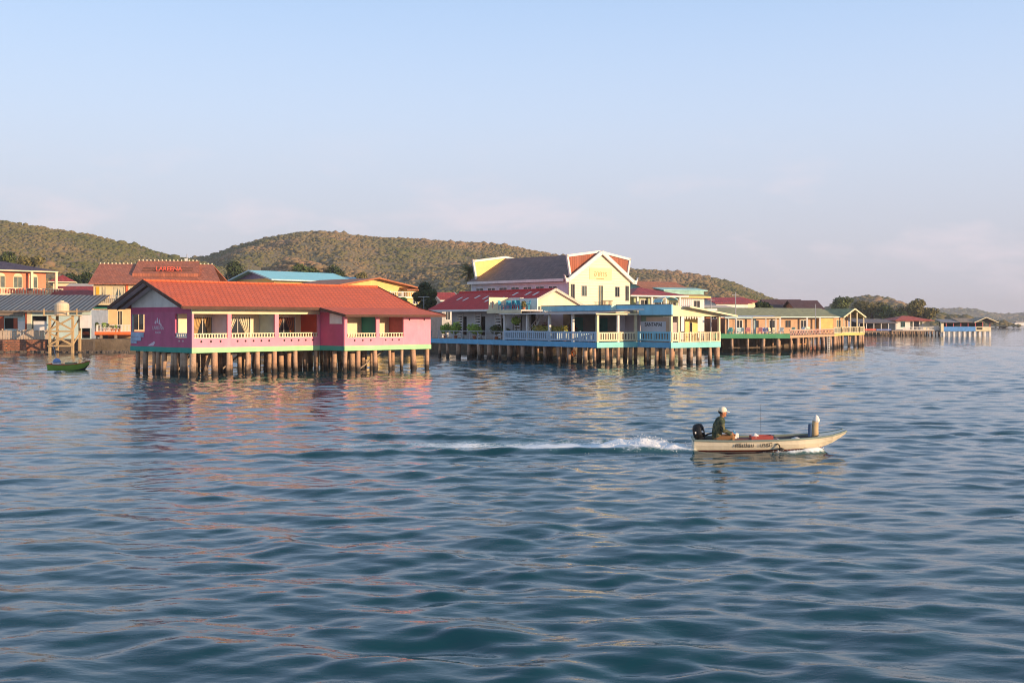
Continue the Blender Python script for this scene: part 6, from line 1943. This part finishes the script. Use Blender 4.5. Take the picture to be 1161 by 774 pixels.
    A0 = np.array([k[1][:] for k in bones]); A1 = np.array([k[2][:] for k in bones]); RD = np.array([k[3] for k in bones]); KI = np.array([kinds.index(k[0]) for k in bones])
    n = len(body.polygons); cen = np.empty(n * 3, np.float32); body.polygons.foreach_get('center', cen); cen = cen.reshape(-1, 3)
    best = np.full(n, 1e9); mi = np.zeros(n, np.int32)
    for i in range(len(bones)):
        d = A1[i] - A0[i]; tpar = np.clip(((cen - A0[i]) @ d) / max(1e-9, d @ d), 0, 1)
        dist = np.linalg.norm(cen - (A0[i] + tpar[:, None] * d), axis=1) - RD[i]
        k = dist < best; best[k] = dist[k]; mi[k] = KI[i]
    body.polygons.foreach_set('material_index', mi); body.polygons.foreach_set('use_smooth', np.ones(n, dtype=bool))
    bo = link('body', body, None, P)
    cp = MB().lathe((.175, 0, 1.115), [(.112, 0), (.118, .03), (.112, .08), (.085, .125), (.04, .145), (.01, .15)], 18)
    cp.prism([(.27, -.085, 1.125), (.36, -.05, 1.105), (.375, 0, 1.10), (.36, .05, 1.105), (.27, .085, 1.125)], (0, 0, .012))
    cp.build('cap', paint('white_cap', (.78, .70, .55), .8, .05, .1), P, smooth=False)
    hr_ = MB().lathe((.150, 0, 1.06), [(.07, 0), (.098, .03), (.106, .08)], 14).build('hair', paint('dark_hair', (.03, .025, .022), .8), P)
    for s_ in (-1, 1):
        MB().lathe((.268, s_ * .037, 1.088), [(.004, -.01), (.012, 0), (.004, .01)], 8).build('eye', DARK, P)
    MB().box(.268, .276, -.025, .025, 1.02, 1.027).build('mouth', paint('lip_brown', (.2, .06, .05), .6), P)
    # blue hand line he holds
    hl = put('hand_line', 'coil of blue line in the hands of the fisherman', 'line', (-1.07, -.04, .47), 0)
    MB().tube([(.07 * math.cos(a * .6), .16 * math.sin(a * .6), .004 * a) for a in range(24)], .012, 6).build('coil', paint('blue_line', (.04, .20, .45), .6), hl, smooth=True)
    # spray thrown up behind the engine and at the forefoot
    rs = np.random.default_rng(12); V0, T0 = ico_template()
    pts = []; sz = []
    n = 1500
    al = np.abs(rs.normal(.9, 1.2, n)); ac = rs.normal(0, .30, n) * (1 + al * .25)
    hgt = np.abs(rs.normal(0, .09, n)) * np.exp(-((al - 1.2) / 1.4) ** 2) * 1.2 + .01
    p = np.array(STERN)[None] - np.array(HEAD)[None] * (al[:, None] + .1) + np.array([-HEAD.y, HEAD.x, 0])[None] * ac[:, None]
    p[:, 2] = .22 * np.exp(-((al - 1.6) / 1.2) ** 2) * np.exp(-(ac / .6) ** 2) + hgt
    pts.append(p); sz.append(rs.uniform(.004, .014, n))
    n = 900
    bx = rs.uniform(-.4, 1.55, n); hw = .62 * np.clip((1.75 - bx) / 1.2, 0, 1) ** .6; sd = np.where(rs.random(n) < .6, -1, 1)
    ac = sd * (hw + np.abs(rs.normal(.08, .12, n)))
    p = np.array(BOAT)[None] + np.array(HEAD)[None] * bx[:, None] + np.array([-HEAD.y, HEAD.x, 0])[None] * ac[:, None]
    p[:, 2] = np.abs(rs.normal(.06, .07, n)) * np.clip(.4 + bx * .6, .2, 1.2)
    pts.append(p); sz.append(rs.uniform(.004, .014, n))
    pts = np.concatenate(pts); sz = np.concatenate(sz)
    V = V0[None] * sz[:, None, None] * rs.uniform(.6, 1.5, (len(sz), 1, 3)) + pts[:, None, :]
    TT = (T0[None] + (np.arange(len(sz)) * len(V0))[:, None, None]).reshape(-1, 3)
    o = link('wake_spray', tri_mesh('wake_spray', V.reshape(-1, 3), TT), paint('spray_white', (.80, .80, .80), .5, .05, 0))
    tag(o, 'white spray drops around the stern and bow of the motor boat', 'spray', kind='stuff')
motor_boat()

def green_boat():
    Y = 89.0
    t = thing('green_rowing_boat', 'small green boat with red inside moored below the water tower', 'boat', (PX(78.5, Y), Y, 0), -4)
    GB = paint('boat_green', (.24, .42, .06), .5, .15, .3); RI = paint('boat_red_inside', (.55, .09, .04), .6, .15, .3)
    st = [(-1.62, -.12, .38, -.04, .50, .46), (-.8, -.15, .44, -.05, .60, .42), (.2, -.15, .42, -.04, .60, .43), (.9, -.10, .30, .06, .50, .50), (1.35, .05, .16, .2, .32, .58), (1.66, .42, .03, .46, .08, .70)]
    hull(t, st, GB, paint('boat_dark_bottom', (.03, .04, .03), .5), RI, RI, 1.0, RI)
    for x in (-.9, .1): MB().box(x - .12, x + .12, -.5, .5, .28, .32).build('thwart', RI, t)
    MB().box(-.2, .5, -.3, .3, .30, .62).build('locker', paint('locker_green', (.30, .36, .20), .7), t)
    e = thing('longtail_engine', 'blue and white long tail engine with slanting pole on the green boat', 'engine', (PX(78.5, Y) - 1.0, Y, .30), -4)
    MB().box(-.28, .28, -.22, .22, .0, .30).build('engine_block', GREY_WHITE, e, bevel=.05)
    MB().lathe((0, 0, .28), [(.28, 0), (.30, .12), (.22, .28), (.08, .34)], 12).build('cover', paint('engine_cover_blue', (.20, .34, .62), .6, .3, .3, (.7, .7, .7), streak=False), e)
    MB().tube([(.05, 0, .3), (-.18, .05, 1.0), (-.38, .1, 1.75)], [.03, .025, .02], 6).build('pole', STEEL, e)
green_boat()

# ------------------------------------------------------------------ evening haze over the bay
def haze():
    hz = MB().box(-7200, 7200, -60, 6200, -4, 95).build('haze', None)
    m = bpy.data.materials.new('haze_air'); m.use_nodes = True
    nt = m.node_tree
    nt.nodes.remove(nt.nodes['Principled BSDF'])
    v = nt.nodes.new('ShaderNodeVolumePrincipled')
    v.inputs['Color'].default_value = (.80, .84, .95, 1)
    v.inputs['Density'].default_value = .0002
    v.inputs['Anisotropy'].default_value = 0.0
    nt.links.new(v.outputs[0], nt.nodes['Material Output'].inputs['Volume'])
    hz.data.materials.append(m)
    tag(hz, 'thin evening haze lying over the bay', 'haze', kind='stuff')
haze()
